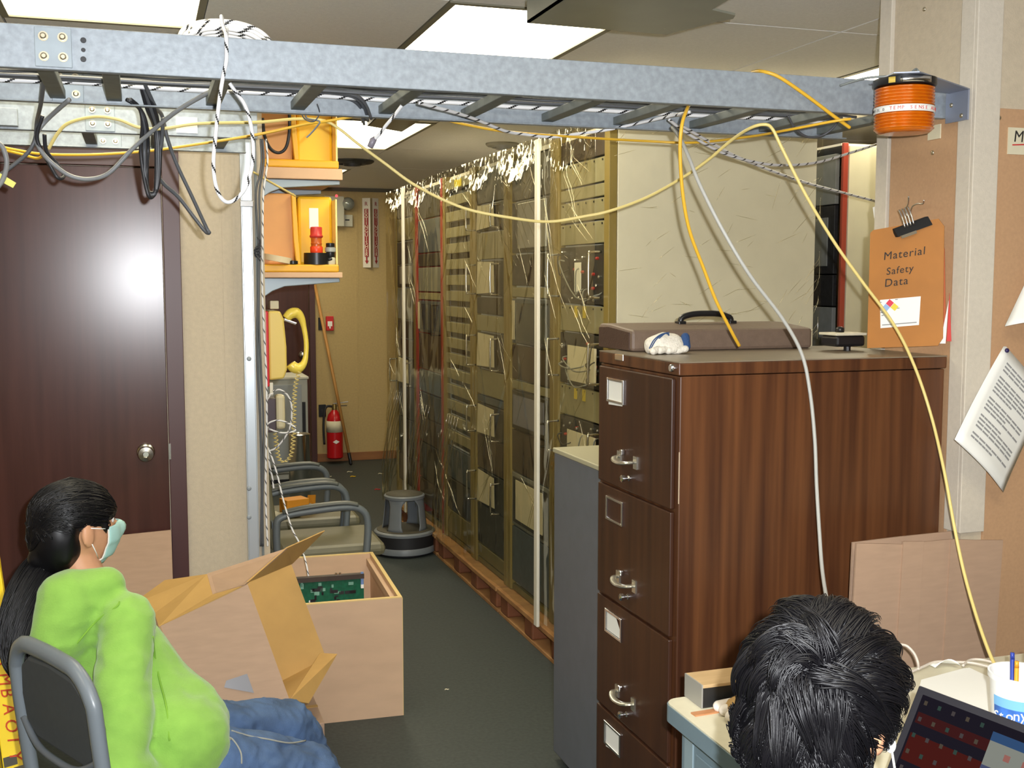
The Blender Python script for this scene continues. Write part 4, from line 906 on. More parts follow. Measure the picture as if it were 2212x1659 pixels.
# ================================================================ grey tanker armchairs along the side wall
OLV = mat('olive_vinyl', (112,108,84), .42, var=.08, scale=14)
CHG = mat('chair_grey', (100,108,112), .42)
def armchair(label, yc, x0=.47):
    t = thing('armchair', label, 'chair', (x0+.27, yc, 0), 0, 'grey steel armchairs along the side wall')
    l = lambda x, y, z: V(x0+x*.92, yc+y, z-.03*max(0, z-.45)/.2)
    m = MB().box(x0+.06, x0+.53, yc-.21, yc+.21, .40, .46); m.build('seat', OLV, t, bevel=.025)
    m = MB().obox(l(.03, 0, .66), (.02, .21, .17), (V(1,0,.12).normalized(), V(0,1,0), V(-.12,0,1).normalized())); m.build('backrest', OLV, t, bevel=.015)
    for s in (-1, 1):
        pts = smooth_pts([l(.06,s*.26,.0), l(.06,s*.26,.30), l(.05,s*.26,.58), l(.08,s*.26,.645), l(.2,s*.26,.665), l(.36,s*.26,.675), l(.44,s*.26,.66), l(.475,s*.26,.60), l(.47,s*.26,.45), l(.44,s*.26,.2), l(.43,s*.26,.0)], 5)
        MB().tube(pts, .020, 10, flat=.8).build('arm_frame', CHG, t, smooth=True)
        MB().tube(smooth_pts([l(.08,s*.26,.668), l(.2,s*.26,.688), l(.36,s*.26,.697), l(.43,s*.26,.683)], 5), .022, 10, flat=.45).build('armrest', mat('arm_pad', (84,88,84), .4), t, smooth=True)
        MB().bar(l(.07,s*.235,.39), l(.50,s*.235,.39), .03, .03).build('seat_rail', CHG, t, bevel=.003)
    MB().bar(l(.10,-.25,.39), l(.10,.25,.39), .03, .03).build('cross_rail', CHG, t)
    MB().bar(l(.42,-.25,.385), l(.42,.25,.385), .03, .03).build('cross_rail', CHG, t)
    MB().bar(l(.045,-.25,.60), l(.045,.25,.60), .025, .03).build('back_rail', CHG, t)
    return t
armchair('grey steel armchair with an olive seat right behind the plywood crate', 5.02)
armchair('grey steel armchair with an orange box and cloth on its seat', 5.62)
c = PZ(641, 1100, .47); c = V(PY(640, 1090, 5.58).x, 5.58, .466)
t = thing('orange_box', 'small orange carton on the armchair seat', 'box', c)
MB().obox(c+V(-.01,.0,.035), (.06, .045, .035), (V(.9,.3,0).normalized(), V(-.3,.9,0).normalized(), V(0,0,1))).build('carton', mat('orange_card', (226,150,40), .55), t, bevel=.003)
MB().prism([c+V(.055,.03,.04), c+V(.10,.05,.02), c+V(.10,.03,.075), c+V(.06,.01,.08)], (.002,0,.0)).build('flap', mat('orange_card', (226,150,40)), t)
c = V(PY(600, 1095, 5.50).x, 5.50, .466)
def ragf(s, t_): return c + V(-.06+.17*s, -.04+.09*t_, .006+.016*max(0, noise.noise(V(s*5, t_*4, 3))+.4)*(1-abs(2*s-1)**3)*(1-abs(2*t_-1)**3))
MB().grid(ragf, 16, 10).build('rag', mat('white_rag', (206,200,176), .9), label='crumpled off-white rag on the armchair seat', cat='cloth', smooth=True, solid=.003)
# ================================================================ rolling step stool
c = V((PZ(815,1180,0).x+PZ(948,1180,0).x)/2, 6.47, 0); c.x = PY(878, 1180, c.y).x-.01
t = thing('step_stool', 'round grey rolling step stool with a black bumper band', 'step stool', c)
SG = mat('stool_grey', (122,128,132), .4, var=.04, scale=20)
R = .185
MB().lathe([(R*.94,.012),(R,.016),(R*1.0,.045),(R*.975,.052)], c, 40).build('base_ring', SG, t, smooth=True, auto=40)
MB().lathe([(R*.975,.052),(R*.975,.12)], c, 40).build('bumper', BLKRUB, t, smooth=True, auto=40)
MB().lathe([(R*.985,.12),(R*.985,.134),(R*.93,.142)], c, 40).build('lower_step', SG, t, smooth=True, auto=40)
MB().lathe([(R*.9,.142),(R*.9,.145)], c, 40).build('lower_tread', mat('tread_dark', (84,80,66), .7), t, smooth=True, auto=40)
for k in range(4):
    a0 = math.radians(-60+90*k+20); m = MB()
    def lw(s, v_, a0=a0):
        rr = R*(.72-.12*v_); aw = math.radians(19)*(1+.9*max(0, v_-.78)/.22+ .25*max(0,.15-v_)/.15); a = a0+(-aw+2*aw*s); return c+V(rr*math.cos(a), rr*math.sin(a), .143+.195*v_)
    m.grid(lw, 8, 12).build('leg', SG, t, smooth=True, solid=.004)
MB().lathe([(R*.6,.325),(R*.655,.33),(R*.66,.345),(R*.62,.352)], c, 40).build('top_ring', SG, t, smooth=True, auto=40)
MB().lathe([(R*.6,.352),(R*.6,.355)], c, 40).build('top_tread', mat('tread_dark', (84,80,66), .7), t, smooth=True)
for k in range(3):
    a = 2*math.pi*k/3+.4; q = c+V(R*.6*math.cos(a), R*.6*math.sin(a), .012); MB().ball(q, .012, 10, 8).build('caster', BLACK, t, smooth=True)
MB().lathe([(R*.93,.006),(R*.93,.012)], c, 40).build('rubber_skirt', BLKRUB, t)
# ================================================================ plywood crate with circuit board
K0, K1 = PZ(871, 1545, 0), PZ(700, 1563, 0)
ex_ = (K0-K1); ex_.z = 0; ex_.normalize(); ey = V(-ex_.y, ex_.x, 0)
cw, cd_, ch = .40, .72, .452; e = .014
O_ = K0 - ex_*cw
t = thing('plywood_crate', 'open plywood crate standing on the floor in the aisle', 'crate', O_+ex_*cw/2+ey*cd_/2)
def cb(name, x0, x1, y0, y1, z0, z1, m, p=t, **k):
    return MB().obox(O_+ex_*(x0+x1)/2+ey*(y0+y1)/2+V(0,0,(z0+z1)/2), ((x1-x0)/2, (y1-y0)/2, (z1-z0)/2), (ex_, ey, V(0,0,1))).build(name, m, p, **k)
for (nm, a) in (('front_panel', (0,cw,0,e,0,ch-.004)), ('back_panel', (0,cw,cd_-e,cd_,0,ch-.004)), ('side_panel', (0,e,e,cd_-e,0,ch-.004)), ('side_panel', (cw-e,cw,e,cd_-e,0,ch-.004)), ('bottom_panel', (e,cw-e,e,cd_-e,0,e))):
    cb(nm, *a, PLY)
for a in ((0,cw,0,e),(0,cw,cd_-e,cd_),(0,e,e,cd_-e),(cw-e,cw,e,cd_-e)): cb('edge_band', a[0], a[1], a[2], a[3], ch-.004, ch, PLYEDGE)
cb('corner_edge', cw, cw+.002, 0, e, 0, ch-.004, PLYEDGE)
cb('inner_rail', cw-e-.018, cw-e, .03, cd_-.03, ch-.05, ch-.02, PLY)
t2 = thing('circuit_board', 'green circuit board standing upright inside the plywood crate', 'circuit board', O_+ex_*.18+ey*.46)
def tb(name, x0, x1, y0, y1, z0, z1, m, p=t2, **k): return cb(name, x0, x1, y0, y1, z0, z1, m, p, **k)
PCB = mat('pcb_green', (18,92,66), .35, var=.25, scale=60)
pc = tb('board', .02, cw-.085, .40, .404, e, ch-.025, PCB)
tb('edge_connector', .02, cw-.085, .385, .412, ch-.025, ch-.006, DARKB)
rr_ = random.Random(5)
for k in range(48):
    x0 = .03+.24*rr_.random(); z0 = .27+.14*rr_.random(); w_ = rr_.choice((.008,.012,.02,.026)); h_ = rr_.choice((.006,.008,.012,.02))
    tb('chip', x0, min(x0+w_, cw-.09), .396, .40, z0, z0+h_, rr_.choice((BLACK, DARKE, mat('pcb_pale', (120,170,150), .4), mat('pcb_pale', (120,170,150), .4))))
for x0 in (.2, .215): tb('capacitor', x0, x0+.008, .39, .40, ch-.02, ch+.004, CHROME)
tb('blue_plug', cw-.098, cw-.087, .39, .4, ch-.05, ch-.0, mat('plug_blue', (110,140,190), .4)); tb('white_plug', cw-.098, cw-.087, .388, .4, ch-.065, ch-.05, WHITE)
# ================================================================ open cardboard box tilted against the crate
nA, nB, nC = PD(343,1354,3.30), PD(535,1262,3.42), PD(626,1513,3.36)
nD = nA + (nC-nB)
fB, fC = PD(634,1219,3.86), PD(693,1407,3.86)
dep = ((fB-nB)+(fC-nC))/2
fA, fD = nA+dep, nD+dep; fB, fC = nB+dep, nC+dep
lowz = min(p.z for p in (nD, nC, fD, fC))
t = thing('cardboard_box', 'open cardboard box with raised flaps tilted between the seated person and the crate', 'box', (nD+fC)/2)
def panel(name, pts, m=CARD, p=t, th=.005, m2=None):
    P = [Vector(q) for q in pts]; n_ = (P[1]-P[0]).cross(P[-1]-P[0]).normalized()*th
    b = MB(); k = len(P); b.add(P+[q+n_ for q in P], [tuple(reversed(range(k)))], 0)
    b.f.append(tuple(range(k, 2*k))); b.mi.append(1)
    for i in range(k): b.f.append((i, (i+1) % k, (i+1) % k+k, i+k)); b.mi.append(0)
    return b.build(name, [m, m2 or CARDIN], p)
panel('wall_panel', [nD, nC, nB, nA], CARD, th=-.005)
panel('wall_panel', [fC, fD, fA, fB], CARD, th=-.005)
panel('wall_panel', [nD, nA, fA, fD], CARD, th=-.005)
panel('wall_panel', [nC, nD, fD, fC], CARD, th=-.005)
# flaps
panel('flap', [nA, PD(521,1266,3.41), PD(459,1284,3.43), PD(447,1240,3.55), PD(334,1325,3.42)], CARDIN, m2=CARD, th=-.004)
panel('flap', [PD(334,1325,3.425), PD(447,1240,3.555), PD(356,1253,3.62), PD(283,1306,3.5)], CARDIN, m2=CARD, th=-.004)
panel('flap', [PD(447,1239,3.56), PD(459,1284,3.44), PD(530,1262,3.43), PD(620,1184,3.72)], CARD, m2=CARD, th=-.004)
panel('flap', [PD(702,1147,3.9), PD(620,1184,3.725), PD(535,1258,3.44), PD(632,1218,3.83)], CARDIN, m2=CARD, th=-.004)
panel('flap', [PD(624,1513,3.36), PD(690,1412,3.80), PD(727,1414,3.78), PD(665,1521,3.45)], CARDIN, m2=CARDIN, th=-.004)
p0 = PD(478,1492,3.30); q = (nC-nD).normalized(); r_ = (nA-nD).normalized(); nn = q.cross(r_).normalized(); nn = nn if nn.dot(EYE-p0) > 0 else -nn
base = nD + q*((p0-nD).dot(q)) + r_*((p0-nD).dot(r_)) + nn*.002
MB().add([base+r_*-.005, base+q*.075+r_*-.06, base+q*.075+r_*.0, base+q*.012+r_*.01], [(0,1,2,3)]).build('grey_tape', mat('duct_tape', (110,108,112), .35), t)
# support carton under the box
sp = PZ(600, 1560, 0)
zt_ = max(.06, nC.z-.03)
t = thing('low_carton', 'low brown carton holding up the tilted cardboard box', 'box', (.40, 3.62, 0))
MB().box(.20, .52, 3.50, 3.80, 0, .20).build('carton', CARD, t, bevel=.003)
MB().box(.20, .52, 3.64, 3.66, .2, .2015).build('tape_strip', CARDIN, t)
# cardboard sheet leaning on the door behind the person
A_, B_ = PD(268,1152,4.30), PY(370,1147,4.36)
sh = MB(); x0 = PY(215,1150,4.40).x; x1 = PY(370,1147,4.40).x; zt_ = PY(370,1148,4.40).z
sh.prism([V(x0,4.18,0), V(x1,4.18,0), V(x1,4.425,zt_), V(x0,4.425,zt_-.01)], (0,.006,0))
sh.build('cardboard_sheet', CARD, label='flat cardboard sheet leaning against the brown door', cat='cardboard')
# ================================================================ cardboard panels behind the desk
CZ0 = .75
t = thing('cardboard_sheet', 'creased cardboard panel standing behind the desk against the filing cabinet', 'cardboard', PY(2000, 1430, 2.30))
Lb, Rb, Rt, Lt = PY(1830,1400,2.34), PY(2150,1400,2.34), PY(2165,1165,2.36), PY(1852,1160,2.36)
def cpan(y, pts, name, m):
    P = [PY(u, v, y) for u, v in pts]; return MB().prism(P, (0,.005,0)).build(name, m, t)
zf = lambda u, y: V(PY(u, 1400, y).x, y, .0)
cpan(2.335, [(1842,1172),(1940,1160),(2055,1148),(2060,1300),(1835,1320)], 'rear_sheet', CARD)
for k, (u0, u1, v0, v1) in enumerate(((1851,1905,1174,1175),(1905,1952,1175,1176),(1952,1996,1170,1170),(1996,2055,1171,1165),(2055,2110,1165,1167),(2110,2167,1167,1167))):
    yb = 2.300 + (.004 if k % 2 else 0)
    A_, B_ = PY(u0, v0, yb), PY(u1, v1, yb); x0, x1 = A_.x, B_.x
    MB().prism([V(x0-.012,yb,.62), V(x1-.012,yb,.62), V(x1,yb,B_.z), V(x0,yb,A_.z)], (0,.006,0)).build('fold_strip', CARD, t)
for x_ in (PY(1900,1300,2.31).x, PY(2090,1300,2.31).x): MB().box(x_-.02, x_+.02, 2.308, 2.33, 0, .64).build('foot_strip', CARD, t)
# ================================================================ desk
DX0, DX1, DY0, DY1, DZ = 1.0, 2.75, 1.30, 2.04, .75
t = thing('steel_desk', 'grey steel desk with a cream laminate top in front of the filing cabinet', 'desk', ((DX0+DX1)/2, (DY0+DY1)/2, 0))
DG = mat('desk_grey', (112,130,138), .45, var=.04, scale=16); DG2 = mat('desk_grey_light', (140,158,164), .45)
def rr_slab(x0, x1, y0, y1, z0, z1, r, n=6):
    pts = []
    for cx, cy, a0 in ((x1-r,y1-r,0),(x0+r,y1-r,90),(x0+r,y0+r,180),(x1-r,y0+r,270)):
        for k in range(n+1): a = math.radians(a0+90*k/n); pts.append(V(cx+r*math.cos(a), cy+r*math.sin(a), z0))
    return MB().prism(pts, (0,0,z1-z0))
rr_slab(DX0, DX1, DY0, DY1, DZ-.038, DZ-.003, .03).build('edge_band', DG, t)
rr_slab(DX0+.002, DX1-.002, DY0+.002, DY1-.002, DZ-.003, DZ, .03).build('desktop', CREAM, t)
for s, x in ((1, DX0+.03), (-1, DX1-.45)):
    MB().box(x, x+.42, DY0+.04, DY1-.03, .06, DZ-.04).build('pedestal', DG, t, bevel=.004)
    MB().box(x-.004, x, DY0+.10, DY1-.10, .12, DZ-.08).build('side_panel', DG, t, bevel=.002)
    MB().box(x-.003, x, DY1-.085, DY1-.05, .1, DZ-.05).build('side_rib', DG2, t)
    for k in range(3):
        d = MB().box(x+.01, x+.41, DY0+.022, DY0+.04, .10+.2*k, .28+.2*k).build('drawer', DG2, t, bevel=.003)
        MB().box(x+.15, x+.27, DY0+.012, DY0+.022, .2+.2*k, .215+.2*k).build('handle', CHROME, d)
    for (a, b) in ((x+.03, DY0+.07), (x+.36, DY0+.07), (x+.03, DY1-.08), (x+.36, DY1-.08)): MB().lathe([(.02,0),(.02,.06)], (a, b, 0), 12).build('foot', BLACK, t)
MB().box(DX0+.45, DX1-.45, DY1-.06, DY1-.045, .3, DZ-.04).build('modesty_panel', DG, t)
# black wood-topped box at the desk corner
a = PZ(1518, 1531, DZ); b0 = PZ(1487, 1510, DZ)
t = thing('black_case', 'long black box with a pale wooden edge at the desk corner', 'box', (a.x+.16, a.y+.03, DZ))
MB().box(a.x, a.x+.34, a.y, a.y+.075, DZ+.0005, DZ+.042).build('body', mat('case_black', (34,34,34), .45), t, bevel=.001)
MB().box(a.x, a.x+.34, a.y-.001, a.y+.076, DZ+.042, DZ+.049).build('wood_edge', wood('pale_wood', (176,146,104), (200,170,126), 4, (1,8,8), .5), t, bevel=.001)
MB().box(a.x-.003, a.x, a.y, a.y+.075, DZ+.0005, DZ+.049).build('end_cap', mat('end_grey', (150,148,140), .5), t)
p, q = PZ(1497, 1545, DZ), PZ(1600, 1524, DZ)
MB().bar(p+V(0,0,.0015), q+V(.2,0,.0015), .018, .003).build('wooden_ruler', wood('ruler_wood', (178,122,80), (196,140,98), 5, (2,8,8), .5), label='thin brown wooden ruler lying beside the black box', cat='ruler')
g = PZ(1555, 1535, DZ)
t = thing('leather_glove', 'white-fingered tan work glove lying on the desk', 'glove', g)
for k, (u, v, l) in enumerate(((1530,1524,.055),(1552,1537,.05),(1565,1546,.045),(1578,1560,.04))):
    c = PZ(u, v, DZ); MB().capsule(c+V(0,0,.011), c+V(l, .012-.004*k, .012), .0115, .010, 12).build('finger', mat('glove_white', (228,220,210), .8, bump=.2, bscale=90), t, smooth=True)
c = PZ(1600, 1545, DZ); MB().ball(c+V(.03,.0,.018), (.06,.045,.018), 18, 10).build('palm', mat('glove_tan', (176,140,84), .8, bump=.3, bscale=60), t, smooth=True)
MB().ball(PZ(1580,1530,DZ)+V(.02,0,.014), (.03,.012,.012), 12, 8).build('cuff', BLKRUB, t, smooth=True)
# yogurt tub with pens
tc = PD(2209, 1455, 2.07); tc.z = DZ; TR_, TH = .060, .142
t = thing('pen_tub', 'white plastic tub with a blue printed label holding pens', 'tub', tc)
MB().lathe([(.047,0),(.049,.004),(TR_-.004,TH-.012),(TR_,TH-.010),(TR_,TH),(TR_-.004,TH),(TR_-.007,TH-.012),(.046,.006)], tc, 36).build('tub', mat('tub_white', (238,240,240), .35), t, smooth=True, auto=40)
BL = mat('label_blue', (60,110,190), .4, var=.3, scale=40); 
def tubstrip(z0, z1, a0, a1, m, nm, off):
    def f(s, v_): z = z0+(z1-z0)*v_; r = .049+(TR_-.053)*(z/TH)+off; a = a0+(a1-a0)*s; return tc+V(r*math.cos(a), r*math.sin(a), z)
    return MB().grid(f, 30, 2).build(nm, m, t, smooth=True)
tubstrip(.012, .100, math.radians(170), math.radians(380), BL, 'label', .0012)
tubstrip(.086, .104, math.radians(170), math.radians(380), mat('label_pale_blue', (120,180,226), .4), 'label_band', .0016)
a0 = math.atan2(EYE.y-tc.y, EYE.x-tc.x)
for k, ch in enumerate('Stonyfield'):
    a = a0-.85+.21*k; d = V(math.cos(a), math.sin(a), 0); text('letter', ch, WHITE, t, tc+d*.0598+V(0,0,.060+.003*k), (-d.y, d.x, .12), (0,0,1), .026, .0005)
for (dx, dy, m_, tp) in ((-.02,-.01,mat('pencil_yellow', (226,150,40), .4), V(-.01,.0,.062)), (.01,.01,BLACK, V(.06,.02,.05)), (.02,-.02,RED, V(.03,-.01,.05)), (0,.02,mat('pen_blue',(40,60,150),.4), V(.01,.03,.05))):
    p = tc+V(dx, dy, .01); q = tc+V(dx,dy,TH)+tp*.35; q.z = DZ+TH+.012+abs(tp.x)*.3
    pn = thing('pen', {'pencil_yellow': 'yellow pencil standing in the white tub', 'black_plastic': 'black pen standing in the white tub', 'red_paint': 'red marker standing in the white tub'}.get(m_.name, 'blue pen standing in the white tub'), 'pen', p)
    MB().tube([p, q], [.004, .004], 8).build('barrel', m_, pn, smooth=True); MB().tube([q, q+(q-p).normalized()*.012], [.0042, .0038], 8).build('cap', m_, pn, smooth=True)
# pale device behind the tub
a = PY(2140, 1372, 2.16)
t = thing('desk_phone_base', 'pale grey plastic device at the desk back edge behind the white tub', 'device', (a.x+.12, 2.08, DZ))
MB().box(a.x, a.x+.26, 1.965, 2.035, DZ, a.z-.03).build('body', mat('device_grey', (190,190,176), .5), t, bevel=.008)
MB().box(a.x+.02, a.x+.2, 1.963, 1.966, DZ+.02, DZ+.04).build('slot', BLACK, t)
# loose white sheet and white power leads at the back of the desk
A_, B_, C_, D_2 = PZ(1985,1556,DZ), PZ(2040,1436,DZ), PZ(2086,1440,DZ), PZ(2170,1500,DZ)
pw = thing('paper_stack', 'stack of blank white sheets on the desk beside the laptop', 'paper', (A_+C_)/2)
for k in range(3):
    o = V(0,0,.001+.0012*k); dx = V(.004*k, -.003*k, 0)
    MB().prism([PZ(1990,1470,DZ)+o+dx, PZ(1960,1580,DZ)+o+dx, PZ(2150,1580,DZ)+o+dx, PZ(2140,1472,DZ)+o+dx, PZ(2083,1445,DZ)+o+dx], (0,0,.001)).build('sheet', WHITE, pw)
def bump(s, t_):
    p = PZ(2020,1445,DZ)*(1-s)+PZ(2075,1446,DZ)*s; return p+V(0,.03*t_,.02*math.sin(math.pi*s*.9)*(1-t_)+.003)
MB().grid(bump, 8, 4).build('paper_scrap', WHITE, label='bent white paper scrap among the white leads on the desk', cat='scrap', smooth=True, solid=.0006)
WL = mat('white_lead', (206,196,184), .45)
def zcable(pts, r=.003, m=WL): return MB().tube(smooth_pts([PZ(u, v, z) for u, v, z in pts], 6), r, 8)
for k, (pts, lb) in enumerate((([(1960,1455,.755),(1990,1442,.757),(2020,1430,.757),(2060,1430,.757),(2100,1432,.757),(2135,1440,.757)], 'white lead running along the desk back edge'), ([(1945,1392,.80),(1960,1396,.80),(1975,1412,.785),(1983,1432,.765),(1984,1446,.757)], 'white lead looping down beside the dark-haired head'), ([(2080,1438,.757),(2095,1426,.757),(2120,1425,.757),(2150,1432,.757)], 'short white lead behind the tub'))):
    zcable(pts).build('power_lead', WL, label=lb, cat='cable', smooth=True)
# ================================================================ laptop
hz = .955
TL = PZ(1985,1480,hz); TRd = (PZ(2212,1565,hz)-TL).normalized(); BLp = PZ(1903,1775,.762)
ex = TRd; ey = (TL-BLp); ey = (ey - ex*ey.dot(ex)).normalized(); en = ex.cross(ey)
if en.dot(EYE-TL) < 0: en = -en
LW, LH = .36, (TL.z-.762)/ey.z
BL0 = TL - ey*LH
t = thing('laptop', 'open black laptop showing a dark desktop with icons and a grey window', 'laptop', V(*(BL0+ex*LW/2).xy, DZ))
MB().obox(TL-ey*LH/2+ex*LW/2-en*.004, (LW/2, LH/2, .004), (ex, ey, en)).build('lid', mat('laptop_black', (30,30,38), .35), t, bevel=.002)
dk = emit('screen_dark', (.012,.010,.016), 1.0)
def quad(x0, x1, y0, y1, m, nm, o=.001): # x from left, y down from top
    P = [TL+ex*x0-ey*y1+en*o, TL+ex*x1-ey*y1+en*o, TL+ex*x1-ey*y0+en*o, TL+ex*x0-ey*y0+en*o]
    return MB().add(P, [(0,1,2,3)]).build(nm, m, t)
quad(.014, LW-.012, .012, LH-.014, dk, 'screen')
quad(.018, .165, .040, .058, emit('screen_red', (.045,.010,.010), 1.0), 'wallpaper_band', .0015)
quad(.018, .15, .075, .12, emit('screen_red2', (.06,.010,.008), 1.0), 'wallpaper_band', .0015)
quad(.150, LW-.014, .026, LH-.03, emit('screen_grey', (.22,.23,.20), 1.0), 'window_pane', .002)
quad(.150, LW-.014, .026, .040, emit('screen_blue', (.03,.07,.16), 1.0), 'title_bar', .0025)
quad(.150, LW-.014, .078, .084, emit('screen_navy', (.06,.07,.14), 1.0), 'tool_bar', .0025)
ic = [emit('icon_%d' % k, c, 1.0) for k, c in enumerate(((.07,.055,.04),(.03,.055,.045),(.06,.05,.05)))]
for r_ in range(7):
    for c_ in range(5):
        quad(.023+.026*c_, .029+.026*c_, .020+.027*r_, .027+.027*r_, ic[(r_*2+c_) % 3], 'desktop_icon', .003)
for k in range(4): quad(.18+.03*k, .19+.03*k, .052, .062, emit('icon_red', (.3,.12,.1), 1.0) if k == 0 else MATS['icon_red'], 'tool_icon', .003)
kn = V(en.x, en.y, 0).normalized()
kb0 = V(*BL0.xy, DZ)
MB().obox(kb0+ex*LW/2+kn*.12+V(0,0,.009), (LW/2, .12, .008), (ex, kn, V(0,0,1))).build('base', MATS['laptop_black'], t, bevel=.003)
for r_ in range(5):
    for c_ in range(13):
        MB().obox(kb0+ex*(.035+.0235*c_)+kn*(.04+.02*r_)+V(0,0,.0175), (.0095, .0078, .0012), (ex, kn, V(0,0,1))).build('key', BLACK, t)
MB().obox(kb0+ex*LW/2+kn*.19+V(0,0,.0175), (.045, .028, .0006), (ex, kn, V(0,0,1))).build('touchpad', GREYD, t)
LAP = kb0+ex*LW/2+kn*.10+V(0,0,.02)
# ================================================================ folded yellow stepladder behind the seated person
YL = mat('ladder_yellow', (236,204,24), .45, var=.05, scale=10)
bt = PZ(66, 1867, .012); tp = PY(-112, 600, 4.42)
d = (tp-bt).normalized(); sx = d.cross(V(0,1,0)).normalized(); sx = sx if sx.x > 0 else -sx; sn = sx.cross(d); sn = sn if sn.y < 0 else -sn
t = thing('stepladder', 'folded yellow stepladder with red handwriting and black hatch tape leaning behind the chair', 'ladder', (bt.x, bt.y, 0))
Lq = (tp-bt).length
for k, off in enumerate((0, -.34)):
    MB().obox(bt+d*Lq/2+sx*off, (.034, .014, Lq/2), (sx, sn, d)).build('rail', YL, t, bevel=.003)
    MB().obox(bt+d*Lq/2+sx*(off-.066)-sn*.05, (.016, .014, Lq/2), (sx, sn, d)).build('rear_rail', YL, t, bevel=.003)
for k in range(5): MB().obox(bt+d*(.22+.28*k)-sx*.17, (.13, .035, .012), (sx, sn, d)).build('step', GALVD, t, bevel=.003)
for k in range(3):
    z_ = .22+.035*k; MB().obox(bt+d*z_+sx*(.012 if k % 2 else -.012)+sn*.0145, (.018, .0006, .014), (sx, sn, d)).build('hatch_mark', BLACK, t)
RI = mat('red_marker', (196,60,20), .6)
for k, ch in enumerate('SMBAOTY'):
    text('letter', ch, RI, t, bt+d*(.60-.047*k)+sn*.0150-sx*.012, d*-1, sx, .05, .0004, shear=.2)
# ================================================================ chair of the seated person
FA = math.radians(28)
GP = PD(378, 1612, 2.82)
_F = V(math.cos(FA), math.sin(FA), 0); _R = V(math.sin(FA), -math.cos(FA), 0)
CHP = V(RT.x, RT.y, 0)*-.84 + V(math.sin(YAW), math.cos(YAW), 0)*2.24 + _F*.25 - _R*.19
ch_ = thing('office_chair', 'grey steel office chair with a dark padded back under the person in green', 'chair', (CHP.x, CHP.y, 0), FA)
def lt(mb, name, m, **k): return mb.build(name, m, ch_, local=True, **k)
SH = GP.z - .105
lt(MB().box(-.22, .22, -.20, .20, SH-.05, SH), 'seat', mat('seat_dark', (60,62,62), .55), bevel=.02)
lt(MB().box(-.20, .20, -.19, .19, SH-.07, SH-.051), 'seat_pan', GREYM, bevel=.004)
tz = PD(130, 1395, 2.47).z
bx = lambda z: -.235 - .045*(z-SH)/(tz-SH)
fr = []
for (y, z) in ((-.19,.0),(-.19,.3),(-.192,tz-.13),(-.18,tz-.05),(-.13,tz-.008),(-.05,tz),(.05,tz),(.13,tz-.008),(.18,tz-.05),(.192,tz-.13),(.19,.3),(.19,.0)):
    x = bx(max(z, SH)) if z > .2 else -.235-.03*(1 if z < .05 else 0); fr.append(V(x, y, z))
lt(MB().tube(smooth_pts(fr, 6), .020, 10, flat=.8), 'back_frame', mat('chair_frame_grey', (112,120,126), .35), smooth=True)
pz0 = tz-.225
pp = []
for (y, z) in ((-.165,pz0+.03),(-.172,tz-.13),(-.155,tz-.06),(-.11,tz-.03),(0,tz-.022),(.11,tz-.03),(.155,tz-.06),(.172,tz-.13),(.165,pz0+.03),(.12,pz0),(-.12,pz0)): pp.append(V(bx(z)-.004, y, z))
lt(MB().prism(pp, (.035,0,.0)), 'backrest', mat('backrest_dark', (62,66,68), .6, var=.06, scale=60), bevel=.008)
lt(MB().tube(smooth_pts([V(bx(pz0)-.006,-.185,pz0+.035), V(bx(pz0)-.012,-.1,pz0-.006), V(bx(pz0)-.014,0,pz0-.014), V(bx(pz0)-.012,.1,pz0-.006), V(bx(pz0)-.006,.185,pz0+.035)], 5), .008, 8), 'backrest_rim', GREYM, smooth=True)
for y in (-.17, .17):
    lt(MB().tube(smooth_pts([V(.19,y,SH-.06), V(.20,y,SH-.2), V(.22,y,.0)], 4), .016, 10), 'leg', CHG, smooth=True)
    lt(MB().bar(V(-.25,y,SH-.06), V(.20,y,SH-.06), .022, .022), 'side_rail', CHG)
# patterned pink cloth caught under the backrest
BK = []
def pc(s, t_):
    return V(-.255+.03*t_+.012*noise.noise(V(s*4,t_*4,1)), -.13+.26*s, SH+.015+.10*t_*(.7+.3*math.sin(3*s)))
lt(MB().grid(pc, 14, 8), 'pink_cloth', mat('pink_print', (220,190,186), .85, var=.25, scale=60, col2=(176,160,160)), smooth=True, solid=.004, label='pink patterned cloth bunched on the seat')
# ================================================================ cables on and below the ladders
from mathutils.bvhtree import BVHTree
CBK = mat('cable_black', (40,40,44), .45); CGR = mat('cable_grey', (128,130,132), .45); CYE = mat('cable_yellow', (226,178,52), .4); CCR = mat('cable_cream', (226,206,130), .4)
CWH = mat('cable_white', (226,226,228), .45); CDG = mat('cable_dark_grey', (84,86,90), .45)
def ycab(pts, r, m, label, name='cable', stripe=False, group=None, tip=None):
    P = smooth_pts([PY(u, v, y) for u, v, y in pts], 8)
    if stripe:
        r *= .85; P = resample(P, r*1.0); return MB().tube(P, r, 12, stripe=12).build(name, [m, BLACK], label=label, cat='cable', smooth=True, group=group)
    return MB().tube(P, r, 8).build(name, m, label=label, cat='cable', smooth=True, group=group)
def tail(pts, y): return [(u, v, y) for u, v in pts]
